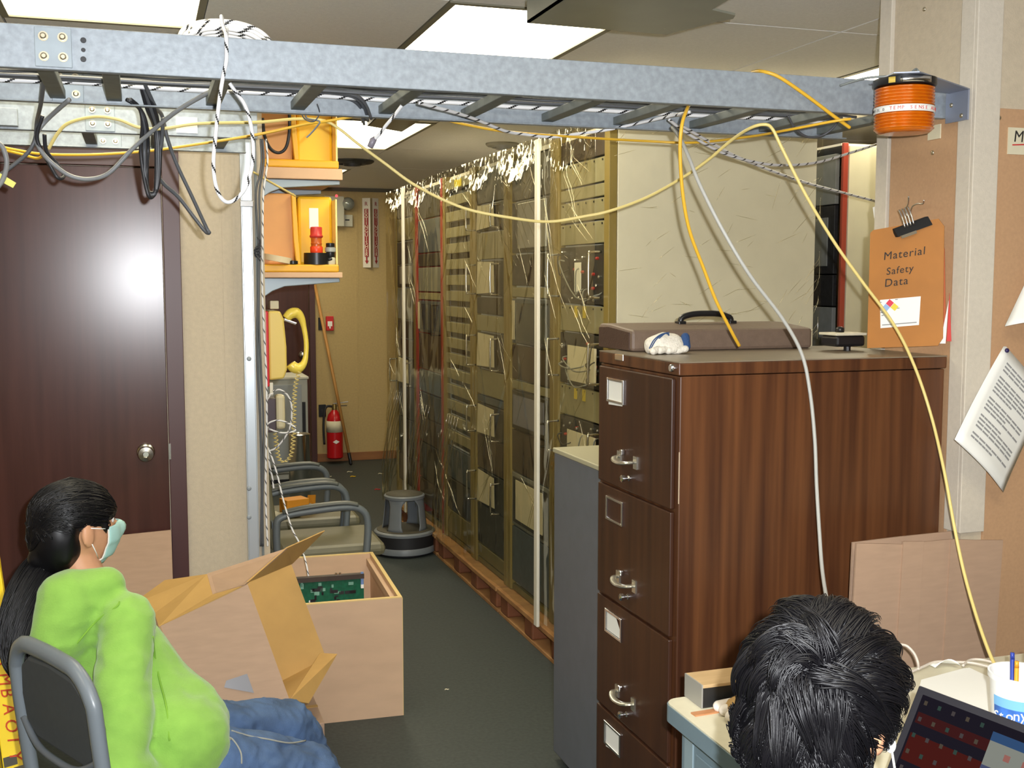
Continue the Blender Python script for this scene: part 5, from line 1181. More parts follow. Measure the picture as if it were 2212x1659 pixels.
# cream cable: ladder -> long sag over the racks -> down to the desk
ycab([(105,322,3.10),(125,288,3.08),(150,265,3.06),(205,252,3.04),(255,258,3.04),(300,275,3.04),(350,278,3.04),(430,267,3.04),(560,264,3.05),(640,257,3.06),(700,261,3.06),(735,280,3.06),(770,308,3.06),(830,352,3.06),(900,402,3.05),(1000,449,3.03),(1100,470,3.0),(1185,479,2.98),(1260,468,2.95),(1320,455,2.92),(1400,425,2.85),(1480,380,2.75),(1530,345,2.68),(1580,303,2.60),(1620,277,2.52),(1650,269,2.49),(1668,278,2.485),(1690,322,2.48),(1740,420,2.47),(1800,520,2.46),(1860,605,2.45),(1930,700,2.44),(1975,790,2.43),(2012,900,2.40),(2040,1020,2.32),(2060,1130,2.26),(2082,1235,2.20),(2112,1340,2.10),(2143,1424,2.0),(2160,1445,1.96)], .0042, CCR, 'cream cable sagging across the racks then dropping to the desk')
ycab([(-40,300,3.25),(0,316,3.2),(40,325,3.18),(95,333,3.15),(200,334,3.12),(320,326,3.10),(430,311,3.08),(560,290,3.06),(660,268,3.05),(705,262,3.05),(840,240,3.04),(905,245,3.03),(1000,268,3.02),(1100,285,3.02),(1260,297,3.02),(1400,305,3.02),(1500,308,2.95),(1620,295,2.75),(1700,281,2.6),(1800,262,2.5),(1838,257,2.48)], .0036, CYE, 'yellow cable running below the whole long cable ladder')
ycab([(-40,310,3.35),(0,322,3.3),(45,333,3.25),(80,342,3.2),(95,334,3.16)], .0036, CYE, 'short yellow cable doubled at the door-side wall')
ycab([(1625,156,2.60),(1645,154,2.53),(1682,166,2.505),(1740,205,2.50),(1800,250,2.50),(1836,276,2.50)], .0045, CYE, 'yellow cable hooked over the ladder rail near the beacon')
ycab([(1490,224,2.60),(1484,236,2.53),(1473,270,2.50),(1469,330,2.51),(1475,420,2.53),(1490,500,2.55),(1520,580,2.57),(1547,650,2.58),(1580,716,2.60),(1597,747,2.62)], .0045, CYE, 'yellow cable dropping from a rung onto the filing cabinet')
ycab([(1452,275,2.75),(1470,300,2.65),(1490,345,2.58),(1512,400,2.54),(1560,495,2.50),(1620,595,2.48),(1690,688,2.475),(1732,765,2.465),(1750,850,2.45),(1760,950,2.43),(1764,1050,2.40),(1770,1150,2.36),(1776,1230,2.30),(1786,1295,2.20),(1800,1360,2.06),(1810,1420,1.98)], .0048, mat('cable_pale_grey', (178,178,172), .45), 'pale grey cable hanging down the filing cabinet side to the desk')
# lashed white and black cables
ycab([(868,228,2.78),(850,252,2.80),(833,272,2.82),(818,292,2.84),(806,303,2.85)], .0050, CWH, 'short white-black cable stub with a plug above the aisle', stripe=True)
c = PY(806, 303, 2.85); MB().tube([c+V(.006,0,.006), c, c+V(-.008,0,-.018)], [.006,.009,.008], 8).build('plug', mat('plug_grey', (130,124,134), .4), label='small grey plug at the end of the hanging cable stub', cat='plug', smooth=True)
ycab([(905,222,2.70),(940,232,2.74),(974,241,2.78),(1025,257,2.86),(1091,283,2.96),(1130,290,3.0),(1192,296,3.02),(1250,289,3.02),(1309,281,3.0),(1380,266,2.95),(1450,250,2.85),(1490,242,2.75)], .0050, CWH, 'white-black cable sagging below the ladder over the nearest racks', stripe=True)
ycab([(1445,258,2.80),(1480,285,2.85),(1560,330,2.95),(1640,352,3.05),(1700,357,3.12),(1770,350,3.2),(1850,326,3.3),(1905,308,3.4)], .0050, CWH, 'white-black cable sagging to the partition behind the beacon', stripe=True)
ycab([(1470,270,2.80),(1530,305,2.9),(1600,342,3.05),(1720,388,3.25),(1820,416,3.4),(1905,438,3.55)], .0050, CWH, 'white-black cable slanting down behind the clipboard', stripe=True)
# loop at the coil
ycab([(485,62,2.60),(488,72,2.53),(489,85,2.508),(489,130,2.505),(482,165,2.505),(474,215,2.505),(466,290,2.51),(461,350,2.52),(465,395,2.53),(476,425,2.54),(492,437,2.55),(512,428,2.56),(532,402,2.57),(545,355,2.58),(547,315,2.59),(541,265,2.60),(528,225,2.60),(508,197,2.60),(496,180,2.60)], .0050, CWH, 'white-black cable loop hanging down from the coil on the ladder', stripe=True)
cc = PY(485, 74, 2.72)
t = thing('cable_coil', 'coiled white-black cable tied up on top of the long cable ladder', 'cable coil', cc)
for k in range(9):
    rr = .086+.0022*(k % 4)*2; pts = []
    tilt = .62+.03*(k % 3); off = V(.004*(k % 3), .012*(k-4), .006*(k % 4))
    for j in range(40):
        a = 2*math.pi*j/40; x = rr*math.cos(a); w_ = rr*math.sin(a)
        pts.append(cc+off+V(x, w_*math.cos(tilt)*.8, w_*math.sin(tilt)-.035))
    P = resample(smooth_pts(pts, 3, True), .0045)
    MB().tube(P[:-1], .0052, 12, closed=True, stripe=12).build('turn', [CWH, BLACK], t, smooth=True)
top = cc+V(0, .0, .012)
MB().tube(smooth_pts([top+V(-.004,-.06,-.02), top+V(-.006,-.03,.004), top+V(-.004,.03,.035), top+V(.004,.075,.03), top+V(.008,.06,.01), top+V(.006,.0,.0), top+V(.0,-.06,-.03)], 5), .004, 8).build('tie', CWH, t, smooth=True)
# cables lying in the ladder
for k, (y, z, r, m, lb, st) in enumerate(((2.60,.043,.0055,CWH,'white-black cable lying along the long ladder by its front rail',True),(2.63,.047,.0085,CBK,'thick black cable lying along the long ladder',False),(2.68,.042,.005,CWH,'plain white cable lying along the long ladder',False),
        (2.78,.041,.004,CDG,'thin dark grey cable lying along the long ladder',False),(2.86,.041,.004,CDG,'thin dark grey cable lying mid-way in the long ladder',False),(2.95,.043,.0055,CWH,'white-black cable lying along the rear rail of the long ladder',True))):
    pts = []; n_ = 22
    for j in range(n_+1):
        x = -2.2+4.15*j/n_
        pts.append(V(x, y+.014*noise.noise(V(x*2, k*3, 0)), TZ0+z+.004*abs(noise.noise(V(x*3, k, 5)))-(.012 if k in (1, 3) else .004)*max(0, math.sin(x*13.7))*.6))
    P = smooth_pts(pts, 6)
    if st: MB().tube(resample(P, r*1.0), r, 12, stripe=12).build('cable', [CWH, BLACK], label=lb, cat='cable', smooth=True)
    else: MB().tube(P, r, 8).build('cable', m, label=lb, cat='cable', smooth=True)
for k in range(6):
    x0 = -1.9; pts = [V(x0+2.4*j/14, 2.90+.013*k-.02*math.sin(j*.5+k)*.3, TZ0+.046+.007*(k % 2)+.004*noise.noise(V(j*.7, k, 1))) for j in range(15)]
    e_ = pts[-1]; pts += [e_+V(.06,.03,-.015), e_+V(.09,.08+.01*k,-.05)]
    MB().tube(smooth_pts(pts, 5), .004, 6).build('cable', CDG, label='thin dark grey cable in the bunch at the door end of the long ladder', cat='cable', smooth=True, group='dark grey cables bunched in the ladder')
# hanging black and grey loops at the left
ycab([(150,215,2.95),(105,255,3.03),(84,280,3.04),(78,300,3.05),(88,325,3.05),(112,352,3.05),(150,379,3.06),(192,387,3.06),(235,374,3.05),(283,325,3.04),(322,289,3.02),(382,240,2.96),(452,199,2.90),(482,190,2.85)], .0056, CGR, 'grey cable hanging in a wide swag below the long ladder')
ycab([(95,175,2.80),(88,225,2.90),(80,262,3.02),(76,300,3.05),(60,330,3.05),(30,356,3.04),(0,378,3.03),(-30,398,3.02)], .005, CDG, 'dark grey cable swinging out left from the ladder end')
ycab([(92,250,3.02),(80,290,3.04),(86,318,3.05),(110,360,3.06),(124,383,3.06),(135,384,3.07),(137,372,3.08),(120,350,3.08),(100,325,3.06),(96,290,3.04)], .005, CBK, 'black cable drooping in a narrow loop in front of the door')
ycab([(-30,300,2.98),(0,312,2.98),(12,335,2.98),(14,360,2.98),(4,392,2.97),(-20,420,2.96)], .006, CGR, 'grey cable bending down beside the yellow tag')
MB().prism([PY(-12,372,2.975), PY(2,375,2.975), PY(35,395,2.975), PY(28,406,2.975), PY(-12,385,2.975)], (0,.002,0)).build('cable_tag', mat('tag_yellow', (226,220,110), .6), label='yellow paper tag on the grey cable by the door', cat='tag')
for k in range(3):
    d_ = 4*k
    ycab([(282-d_,215,2.97),(302,235,3.0),(308+d_,270,3.02),(304+d_*2,320,3.05+.01*k),(309+d_,370,3.06),(320,420-d_,3.06+.01*k),(330+d_//2,424-d_,3.07),(341-d_//2,400,3.07),(346-d_,340,3.06),(343-d_,280,3.05),(334-d_*2,235,3.0),(314-d_,190,2.95)], .0052, CBK if k != 1 else CDG, ['outer black cable loop hanging beside the brown door', 'dark grey cable loop hanging between black loops beside the door', 'inner black cable loop hanging beside the brown door'][k])
ycab([(312,180,2.93),(335,230,3.0),(350,250,3.04),(362,300,3.06),(382,355,3.08),(415,425,3.10),(445,490,3.12),(452,502,3.12),(444,500,3.13),(420,470,3.13),(385,425,3.12),(352,395,3.10),(342,370,3.08),(350,300,3.05),(352,255,3.02)], .0052, CDG, 'dark grey cable drooping to a sharp point beside the door frame')
ycab([(660,245,3.01),(664,256,3.02),(690,262,3.03),(683,275,3.02),(670,290,3.01),(662,297,3.01)], .0022, CGR, 'thin wire knot below the ladder rung above the yellow bin')
ycab([(652,212,2.98),(650,240,3.01),(660,258,3.025),(678,262,3.02),(690,245,3.0),(685,225,2.98)], .0018, CDG, 'thin dark wire ring round a rung above the yellow bin')
ycab([(1703,250,2.7),(1716,275,2.72),(1742,295,2.74),(1775,293,2.74),(1800,276,2.72),(1812,258,2.7)], .0032, CDG, 'thin dark lead looping under the ladder near the beacon')
ycab([(567,255,4.60),(572,295,4.62),(585,322,4.64),(603,330,4.65),(618,318,4.65),(625,285,4.65),(625,240,4.64)], .0065, CBK, 'black cord looped in front of the yellow upper bin')
ycab([(548,372,4.44),(570,385,4.50),(600,402,4.56),(632,420,4.62),(638,424,4.66)], .004, CCR, 'cream wire running from the wall edge to the lower bin')
# wires down the wall end
for k, (u0, r, m, lb, st) in enumerate(((553, .004, CDG, 'dark grey wire clipped down the wall edge beside the strut', False), (558, .004, CDG, 'second dark grey wire clipped down the wall edge', False), (566, .0045, CWH, 'white-black cable clipped down the wall edge', True))):
    pts = [(u0+10-k, 300, 4.44), (u0+12, 345, 4.45), (u0+8, 380, 4.45)]+[(u0+3*math.sin(j*1.3+k)+(j*1.6), 420+95*j, 4.455) for j in range(9)]
    ycab(pts, r, m, lb, stripe=st)
# loops hanging at the telephone, then into the crate
ycab([(590,845,4.66),(605,842,4.66),(622,855,4.66),(630,880,4.66),(627,920,4.66),(612,950,4.66),(588,972,4.66),(560,968,4.64),(543,935,4.62),(540,905,4.62),(552,875,4.63),(575,855,4.65),(590,850,4.66)], .0042, CWH, 'white-black cable coiled in a big loop at the telephone', stripe=True)
ycab([(585,850,4.64),(570,880,4.64),(568,905,4.64),(580,925,4.64),(610,935,4.64),(638,930,4.64),(630,918,4.64),(600,908,4.64),(575,920,4.64),(575,955,4.62),(588,990,4.60),(600,1030,4.58),(612,1080,4.55),(630,1140,4.52),(650,1180,4.50),(662,1220,4.44),(668,1260,4.42),(670,1290,4.40),(664,1318,4.36)], .0042, CWH, 'white-black cable trailing from the telephone down into the crate', stripe=True)
ycab([(575,870,4.66),(572,920,4.66),(577,965,4.65),(583,1010,4.64),(588,1030,4.64),(591,1055,4.63)], .0045, CWH, 'white-black cable end dangling below the intercom', stripe=True)
c = PY(556, 540, 4.45)
t = thing('wire_nest', 'tangle of black wire on the wall edge below the shelf', 'wire', c)
for k in range(4):
    MB().tube(smooth_pts([c+V(.012*math.sin(j*1.9+k*1.3), -.004*k, .02*math.cos(j*1.1+k)-.012*j+.03) for j in range(6)], 5), .0028, 6).build('strand', CBK, t, smooth=True)
# litter on the floor beyond the stool
for k, (u, v, lb) in enumerate(((710,1030,'white string scrap on the floor near the extinguisher'),(755,1020,'pale paper scrap on the floor near the broom handle'),(762,1030,'yellow scrap on the floor near the broom handle'),(822,1024,'curled white string scrap on the floor by the rack end'),(815,1058,'tiny red scrap on the floor by the rack end'),(965,1490,'tiny white chip on the floor in the open aisle'))):
    c = PZ(u, v, .002); z_ = .35 if k == 5 else 1; MB().tube(smooth_pts([c+V(-.02,0,.002)*z_, c+V(-.005,.012,.004)*z_, c+V(.01,-.006,.003)*z_, c+V(.024,.006,.002)*z_], 4), .0035*(.7 if k == 5 else 1), 6).build('floor_scrap', RED if k == 4 else (YEL if k == 2 else OFFW), label=lb, cat='scrap', smooth=True)
# ================================================================ people
def headpt(x, y, z):
    # x forward, y side, z up; input on an ellipsoid of radii .098 .076 .115
    t_ = max(0.0, -z/.115)
    y *= 1-.34*t_**1.6
    if x > 0: x += .012*t_*(x/.098); x *= 1+.03*t_
    else: x *= 1-.35*t_**1.5
    if x > 0:
        x += .021*math.exp(-(y/.013)**2-((z+.018)/.020)**2)
        x -= .009*math.exp(-((abs(y)-.032)/.016)**2-((z-.012)/.013)**2)
        x += .004*math.exp(-(y/.05)**2-((z-.032)/.010)**2)
        x += .005*math.exp(-(y/.024)**2-((z+.056)/.008)**2)
        x += .006*math.exp(-(y/.02)**2-((z+.095)/.014)**2)
    return (x, y, z)
class Fig:
    def __init__(s, hc, fdir, tilt, k=1.0):
        s.hc = Vector(hc); f0 = Vector(fdir).normalized(); side = f0.cross(V(0,0,1)).normalized()
        s.f = (f0*math.cos(tilt) - V(0,0,1)*math.sin(tilt)); s.s = side; s.u = s.s.cross(s.f).normalized(); s.k = k
        if s.u.z < 0: s.u = -s.u
    def P(s, x, y, z): return s.hc + (s.f*x + s.s*y + s.u*z)*s.k
    def head(s, mb):
        k = s.k; mb.ball(s.hc, (.098, .076, .115), 56, 40, (s.f*k, s.s*k, s.u*k), headpt)
        for q in (-1, 1):
            mb.ball(s.P(-.006, q*.082, -.008), (.020*k, .008*k, .033*k), 14, 10, (s.f*.95-s.s*q*.3, s.s+s.f*q*.3, s.u))
            mb.ball(s.P(-.004, q*.077, -.034), (.009*k, .007*k, .010*k), 10, 8, (s.f, s.s, s.u))
    def eyes(s, par):
        for q in (-1, 1):
            MB().ball(s.P(.075, q*.032, .010), .012*s.k, 14, 10).build('eye', mat('eye_white', (230,226,220), .25), par, smooth=True)
            MB().ball(s.P(.0835, q*.032, .010), .0055*s.k, 10, 8).build('iris', mat('iris_brown', (40,26,20), .2), par, smooth=True)
            MB().tube(smooth_pts([s.P(.091, q*.018, .030), s.P(.091, q*.034, .036), s.P(.080, q*.052, .030)], 4), .0028*s.k, 6).build('eyebrow', HAIR, par, smooth=True)
def hand(mb, wrist, d, n, side, curl=.5, k=1.0):
    # d: finger direction, n: back-of-hand normal, side: +1/-1 thumb side along d x n
    d, n = Vector(d).normalized(), Vector(n).normalized(); w_ = d.cross(n).normalized()*side
    palm = wrist + d*.085*k
    for o in (-.026, -.009, .009, .026): mb.capsule(wrist+w_*o*.7*k, palm+w_*o*k, .013*k, .011*k, 10)
    for o, L in ((.028, .062), (.0095, .072), (-.0095, .067), (-.028, .052)):
        p = palm+w_*o*k; dd = d.copy(); r = .0088*k
        for j, f_ in enumerate((.45, .30, .25)):
            a = curl*(.5+.5*j); dn = (d*math.cos(a) - n*math.sin(a)).normalized(); q = p+dn*L*f_*k; mb.capsule(p, q, r, r*.92, 8); p = q; r *= .92
    p = wrist + d*.03*k + w_*.026*k
    for L, a in ((.034, .75), (.028, .55), (.022, .35)):
        dn = (d*math.cos(a)+w_*math.sin(a)-n*.35).normalized(); q = p+dn*L*k; mb.capsule(p, q, .0105*k, .0095*k, 8); p = q
def limb(mb, pts, rs):
    for a, b, r0, r1 in zip(pts, pts[1:], rs, rs[1:]): mb.capsule(a, b, r0, r1, 16)
def wrinkle(me, amp, sc, seed=0, zs=1.0):
    ns = [v.normal.copy() for v in me.vertices]
    for v, n_ in zip(me.vertices, ns):
        p = v.co; w_ = noise.noise(V(p.x*sc, p.y*sc, p.z*sc*zs+seed)); w2 = noise.noise(V(p.x*sc*2.3, p.y*sc*2.3, p.z*sc*2.3*zs+seed+9))
        v.co = p + n_*amp*(w_ - .8*abs(w2))
    me.update()
def bvh(me): return BVHTree.FromPolygons([v.co.copy() for v in me.vertices], [tuple(p.vertices) for p in me.polygons])
def hit(tree, u, v, lift=.003):
    d_ = ray(u, v).normalized(); r = tree.ray_cast(EYE, d_)
    return (r[0]-d_*lift) if r[0] is not None else None
def hits(tree, uv, lift=.003):
    out = [hit(tree, u, v, lift) for u, v in uv]; return [q for q in out if q is not None]
# ---------------------------------------------------------------- seated person in green
def PG(u, v, D): return PD(u, v, D+.08)
ga = math.radians(26); GF = V(math.cos(ga), math.sin(ga), 0); GR = V(math.sin(ga), -math.cos(ga), 0)
G = Fig(PG(166, 1138, 2.79), GF, math.radians(-2), .98)
neck = PG(196, 1268, 2.80); chest = PG(236, 1400, 2.80); belly = PG(320, 1520, 2.78); pel = GP
shR = neck + GR*.17 + V(0,0,-.055) + GF*.015; shL = neck - GR*.155 + V(0,0,-.05) + GF*.015
elR = PG(262, 1668, 2.48); wrR = elR + GF*.18 + V(0,0,-.10) + GR*.0
elL = shL + GF*.06 + V(0,0,-.29) - GR*.05; wrL = elL + GF*.18 + V(0,0,-.08) - GR*.03
hpR, hpL = pel+GR*.085, pel-GR*.085
knR = PG(672, 1665, 2.92); knL = hpL + GF*.40 - V(0,0,.09) - GR*.01
anR = knR + GF*.16 + V(0,0,-knR.z+.085); anL = knL + GF*.14 + V(0,0,-knL.z+.085)
person = thing('person', 'seated person in a green hoodie, blue jeans and a surgical mask with a long ponytail', 'person', (pel.x, pel.y, 0))
b = MB(); G.head(b)
limb(b, [G.P(-.02,0,-.06), neck+V(0,0,-.01), chest], [.052, .054, .085])
limb(b, [chest, belly, pel], [.095, .10, .105]); limb(b, [shL, chest, shR], [.05, .08, .05])
limb(b, [shR, elR, wrR], [.045, .036, .025]); limb(b, [shL, elL, wrL], [.045, .036, .025])
for h_, k_, a_ in ((hpR, knR, anR), (hpL, knL, anL)): limb(b, [pel, h_, k_, a_], [.09, .075, .052, .036]); b.capsule(a_+V(0,0,-.04), a_+GF*.15+V(0,0,-.05), .032, .026, 12)
hand(b, wrR, GF+V(0,0,-.15), V(0,0,1), 1, .55, .95); hand(b, wrL, GF+V(0,0,-.15), V(0,0,1), -1, .55, .95)
me = fused(b, .0055, 3); mesh_obj('body', me, SKIN, person, wloc(person)); G.eyes(person)
# jeans
JEAN = mat('denim', (74,98,134), .85, var=.32, scale=11, bump=.2, bscale=300)
b = MB(); limb(b, [pel+V(0,0,.04), pel], [.105, .112])
for h_, k_, a_ in ((hpR, knR, anR), (hpL, knL, anL)): limb(b, [pel, h_, k_, a_+V(0,0,.01)], [.09, .090, .074, .060])
me = fused(b, .008, 5); wrinkle(me, .012, 13, 2); jt = bvh(me); mesh_obj('jeans', me, JEAN, person, wloc(person))
STI = mat('denim_stitch', (150,150,140), .8)
for uv in ([(425,1602),(455,1596),(490,1592),(505,1600),(520,1625),(522,1650)], [(500,1578),(540,1590),(580,1597),(625,1605),(660,1600)], [(500,1596),(470,1610),(440,1620)]):
    q = hits(jt, uv, .002)
    if len(q) > 2: MB().tube(smooth_pts(q, 5), .0022, 6).build('jean_seam', STI, person, smooth=True)
# hoodie
GRN = mat('green_fleece', (132,178,74), .9, var=.07, scale=26, bump=.15, bscale=240, sheen=.3)
b = MB()
limb(b, [neck+V(0,0,-.075), chest, belly, pel+V(0,0,.05)], [.090, .126, .130, .136])
b.ball(belly+GF*.03+V(0,0,-.04), (.09,.125,.095), 20, 14, (GF, GR, V(0,0,1)))
b.capsule(belly+GR*.05, hpR+V(0,0,.045)-GF*.02, .108, .112, 16); b.capsule(belly-GR*.05, hpL+V(0,0,.05)-GF*.02, .105, .108, 16)
limb(b, [shL, chest+V(0,0,.04), shR], [.074, .11, .074])
limb(b, [shR, elR, wrR-GF*.03], [.072, .064, .046]); limb(b, [shL, elL, wrL-GF*.03], [.070, .062, .046])
# hood folded round the neck and down the back
hd = [PG(228,1268,2.72), PG(150,1300,2.68), PG(130,1370,2.66), PG(150,1425,2.68)]
limb(b, hd, [.05, .080, .074, .036]); limb(b, [neck+GF*.06+GR*.03-V(0,0,.03), neck+GR*.075-V(0,0,.02), hd[1]], [.030, .036, .058])
limb(b, [neck+GF*.06-GR*.03-V(0,0,.03), neck-GR*.075-GF*.03-V(0,0,.02), PG(110,1290,2.80)], [.030, .036, .05]); b.capsule(PG(95,1230,2.86), PG(120,1222,2.90), .03, .03, 12)
me = fused(b, .0085, 7); wrinkle(me, .009, 7, 5, 1.8); ht = bvh(me); mesh_obj('hoodie', me, GRN, person, wloc(person))
GRD = mat('green_seam', (122,168,56), .9)
for uv in ([(100,1452),(130,1430),(170,1385),(210,1340),(250,1312),(258,1300)], [(330,1375),(335,1420),(345,1470),(360,1530),(366,1600)]):
    q = hits(ht, uv, .001)
    if len(q) > 2: MB().tube(smooth_pts(q, 5), .0024, 6).build('hoodie_seam', GRD, person, smooth=True)
q = hits(ht, [(405,1426),(425,1442),(440,1458),(447,1475),(440,1492),(428,1505)], .004)
if len(q) > 3: MB().tube(smooth_pts(q, 5), .005, 8).build('pocket_edge', mat('pocket_pale', (196,222,140), .9), person, smooth=True)
q = hits(ht, [(412,1440),(428,1452),(436,1470),(430,1488)], .002)
if len(q) > 3: MB().tube(smooth_pts(q, 5), .006, 8).build('pocket_shade', mat('pocket_shade_green', (60,90,40), .9), person, smooth=True)  # dark green tube paints the shade inside the pocket opening
for a_ in (anR, anL):
    b = MB(); b.capsule(a_+V(0,0,-.045)-GF*.03, a_+GF*.15+V(0,0,-.048), .036, .032, 14); b.capsule(a_+V(0,0,.0), a_+V(0,0,-.04), .045, .04, 14)
    mesh_obj('shoe', fused(b, .006, 4), mat('shoe_dark', (40,40,46), .5), person, wloc(person))
# mask on the lower face
def mk(s, t_):
    a = math.radians(-62+124*s); el = math.radians(2-64*t_); x, y, z = headpt(.098*math.cos(el)*math.cos(a), .076*math.cos(el)*math.sin(a), .115*math.sin(el))
    g = 1.05+.05*math.cos(a)*math.sin(math.pi*min(1, t_*1.1)); return G.P(x*g+.004, y*1.06, z*1.0-.004+.004*math.sin(t_*16))
MB().grid(mk, 20, 18).build('mask', mat('mask_blue', (176,218,212), .8, var=.05, scale=30), person, smooth=True, solid=.0012)
for s_ in (0, 1):
    edge = [mk(s_, k/10) for k in range(11)]; MB().tube(edge, .0022, 6).build('mask_edge', WHITE, person, smooth=True)
    q = 1 if s_ else -1
    for t0, z_ in ((.05, .010), (.85, -.032)): MB().tube([mk(s_, t0), mk(s_, t0)*.5+G.P(.0, q*.088, z_)*.5+G.s*q*.004, G.P(.0, q*.088, z_)], .0014, 6).build('mask_strap', WHITE, person, smooth=True)
# hair cap and ponytail
b = MB()
b.ball(G.P(-.012, 0, .044), (.106, .087, .080), 30, 22, (G.f, G.s, G.u))
b.ball(G.P(-.056, 0, -.012), (.066, .080, .100), 26, 20, (G.f, G.s, G.u))
b.ball(G.P(.040, 0, .040), (.060, .075, .045), 20, 14, (G.f, G.s, G.u))
for q in (-1, 1): b.capsule(G.P(.045, q*.068, .03), G.P(.046, q*.072, -.012), .014, .006, 10); b.capsule(G.P(-.045, q*.066, .02), G.P(-.060, q*.058, -.06), .024, .020, 12)
tie = G.P(-.105, .0, -.062)
b.capsule(G.P(-.07, 0, -.05), tie, .06, .026, 14)
me = fused(b, .006, 5); ct = bvh(me); mesh_obj('hair', me, HAIR, person, wloc(person))
tie = PG(100, 1225, 2.78)
pony = smooth_pts([PG(112,1212,2.79), tie, PG(72,1262,2.74), PG(46,1330,2.70), PG(36,1400,2.67), PG(46,1450,2.65), PG(62,1488,2.63)], 6)
rs = [(.024+.030*math.sin(math.pi*min(1, .08+.92*k/(len(pony)-1)))**.7)*(1-.55*(k/(len(pony)-1))**2.5) for k in range(len(pony))]
MB().tube(pony, [r*.82 for r in rs], 18).build('ponytail', HAIR, person, smooth=True)
rg = random.Random(21); sm = MB()
for k in range(620):
    a = rg.uniform(-math.pi, math.pi); el = rg.uniform(-.1, 1.45)
    d_ = G.f*math.cos(el)*math.cos(a) + G.s*math.cos(el)*math.sin(a) + G.u*math.sin(el)
    p0 = G.hc + d_*.2; e_ = G.P(-.10, .0, -.05); pts = []
    for j in range(9):
        t_ = j/8; q = (G.hc + d_*.13)*(1-t_) + e_*t_ + (G.u*.05 - G.f*.03)*math.sin(math.pi*t_); r = ct.find_nearest(q)
        pts.append(r[0] + r[1]*(.0006+.0022*rg.random()))
    sm.tube(smooth_pts(pts, 2), .0012, 4)
for k in range(520):
    a = rg.uniform(0, 2*math.pi); rr = .65+.4*rg.random(); n0 = rg.randint(0, 6); pts = []
    for j in range(n0, len(pony), 3):
        T_ = (pony[min(j+1, len(pony)-1)]-pony[max(j-1, 0)]).normalized(); e1 = T_.orthogonal().normalized() if abs(T_.z) < .1 else V(1,0,0).cross(T_).normalized(); e2 = T_.cross(e1)
        aa = a+.05*j; pts.append(pony[j] + (e1*math.cos(aa)+e2*math.sin(aa))*rs[j]*rr + V(.002*rg.uniform(-1,1), 0, 0))
    if len(pts) > 2: pts.append(pts[-1]+(pts[-1]-pts[-2])*.5*rg.random()); sm.tube(smooth_pts(pts, 3), .0012, 4)
sm.build('hair_strands', HAIR, person, smooth=True, kind='stuff')
MB().tube([p for p in smooth_pts([PG(100,1240,2.755)+V(.0,-.03,.0), PG(92,1236,2.75)+V(0,-.02,.01), PG(112,1230,2.75)+V(0,-.028,.01)], 4)], .0016, 6).build('hair_tie', WHITE, person, smooth=True)
# ---------------------------------------------------------------- dark-haired person at the desk, seen from behind
ma = math.radians(24); MF = V(math.cos(ma), math.sin(ma), 0); MR = V(math.sin(ma), -math.cos(ma), 0)
Hd = Fig(PD(1782, 1522, 1.44), MF, math.radians(6), 1.0)
nk = Hd.P(-.035, 0, -.16); mp = V(*(Hd.hc - MF*.20).xy, .50); mc = nk*.55+mp*.45+MF*-.03+V(0,0,.0)
man = thing('person', 'dark-haired person seen from behind, seated at the desk beside the laptop', 'person', (mp.x, mp.y, 0))
sR, sL = nk+MR*.18+V(0,0,-.06), nk-MR*.18+V(0,0,-.06)
eR, eL = sR+MF*.14+V(0,0,-.24)+MR*.04, sL+MF*.16+V(0,0,-.22)-MR*.03
tR, tL = LAP+ex*-.07+kn*.09+V(0,0,.035), LAP+ex*.05+kn*.10+V(0,0,.035)
def reach(s_, e_, t_, L=.26):
    d_ = t_-e_; return e_+d_.normalized()*min(L, d_.length-.08)
wR, wL = reach(sR, eR, tR), reach(sL, eL, tL)
b = MB(); Hd.head(b); limb(b, [Hd.P(-.03,0,-.06), nk, mc], [.058, .062, .11]); limb(b, [mc, mp], [.115, .12]); limb(b, [sL, mc*.4+nk*.6, sR], [.055, .09, .055])
limb(b, [sR, eR, wR], [.05, .04, .028]); limb(b, [sL, eL, wL], [.05, .04, .028])
hand(b, wR, tR-eR, V(0,0,1), 1, .5); hand(b, wL, tL-eL, V(0,0,1), -1, .5)
legs = []
for s_ in (1, -1):
    h_ = mp+MR*.09*s_; dirn = MF if s_ > 0 else (MF*.75-MR*.65).normalized(); k_ = h_+dirn*.36+V(0,0,.01)
    if s_ > 0: k_ = h_+ (MF*.45+MR*.9).normalized()*.36
    else: k_ = h_ + (MF*.25-MR*.97).normalized()*.36
    a_ = V(k_.x, k_.y, .085); legs.append((h_, k_, a_)); limb(b, [mp, h_, k_, a_], [.10, .08, .056, .04]); b.capsule(a_+V(0,0,-.04), a_+MF*.10+V(0,0,-.048), .034, .028, 12)
me = fused(b, .006, 3); mesh_obj('body', me, SKIN, man, wloc(man)); Hd.eyes(man)
b = MB(); limb(b, [nk+V(0,0,-.06), mc, mp+V(0,0,.02)], [.11, .15, .15]); limb(b, [sL, mc*.4+nk*.6, sR], [.078, .11, .078]); limb(b, [sR, eR, wR], [.075, .062, .046]); limb(b, [sL, eL, wL], [.075, .062, .046])
me = fused(b, .009, 6); wrinkle(me, .008, 12, 3); mesh_obj('sweater', me, mat('navy_sweater', (44,50,66), .9, var=.08, scale=40), man, wloc(man))
b = MB()
for h_, k_, a_ in legs: limb(b, [mp, h_, k_, a_], [.125, .105, .08, .065])
me = fused(b, .009, 6); wrinkle(me, .008, 12, 7); mesh_obj('trousers', me, mat('dark_trousers', (52,54,60), .85, var=.1, scale=30), man, wloc(man))
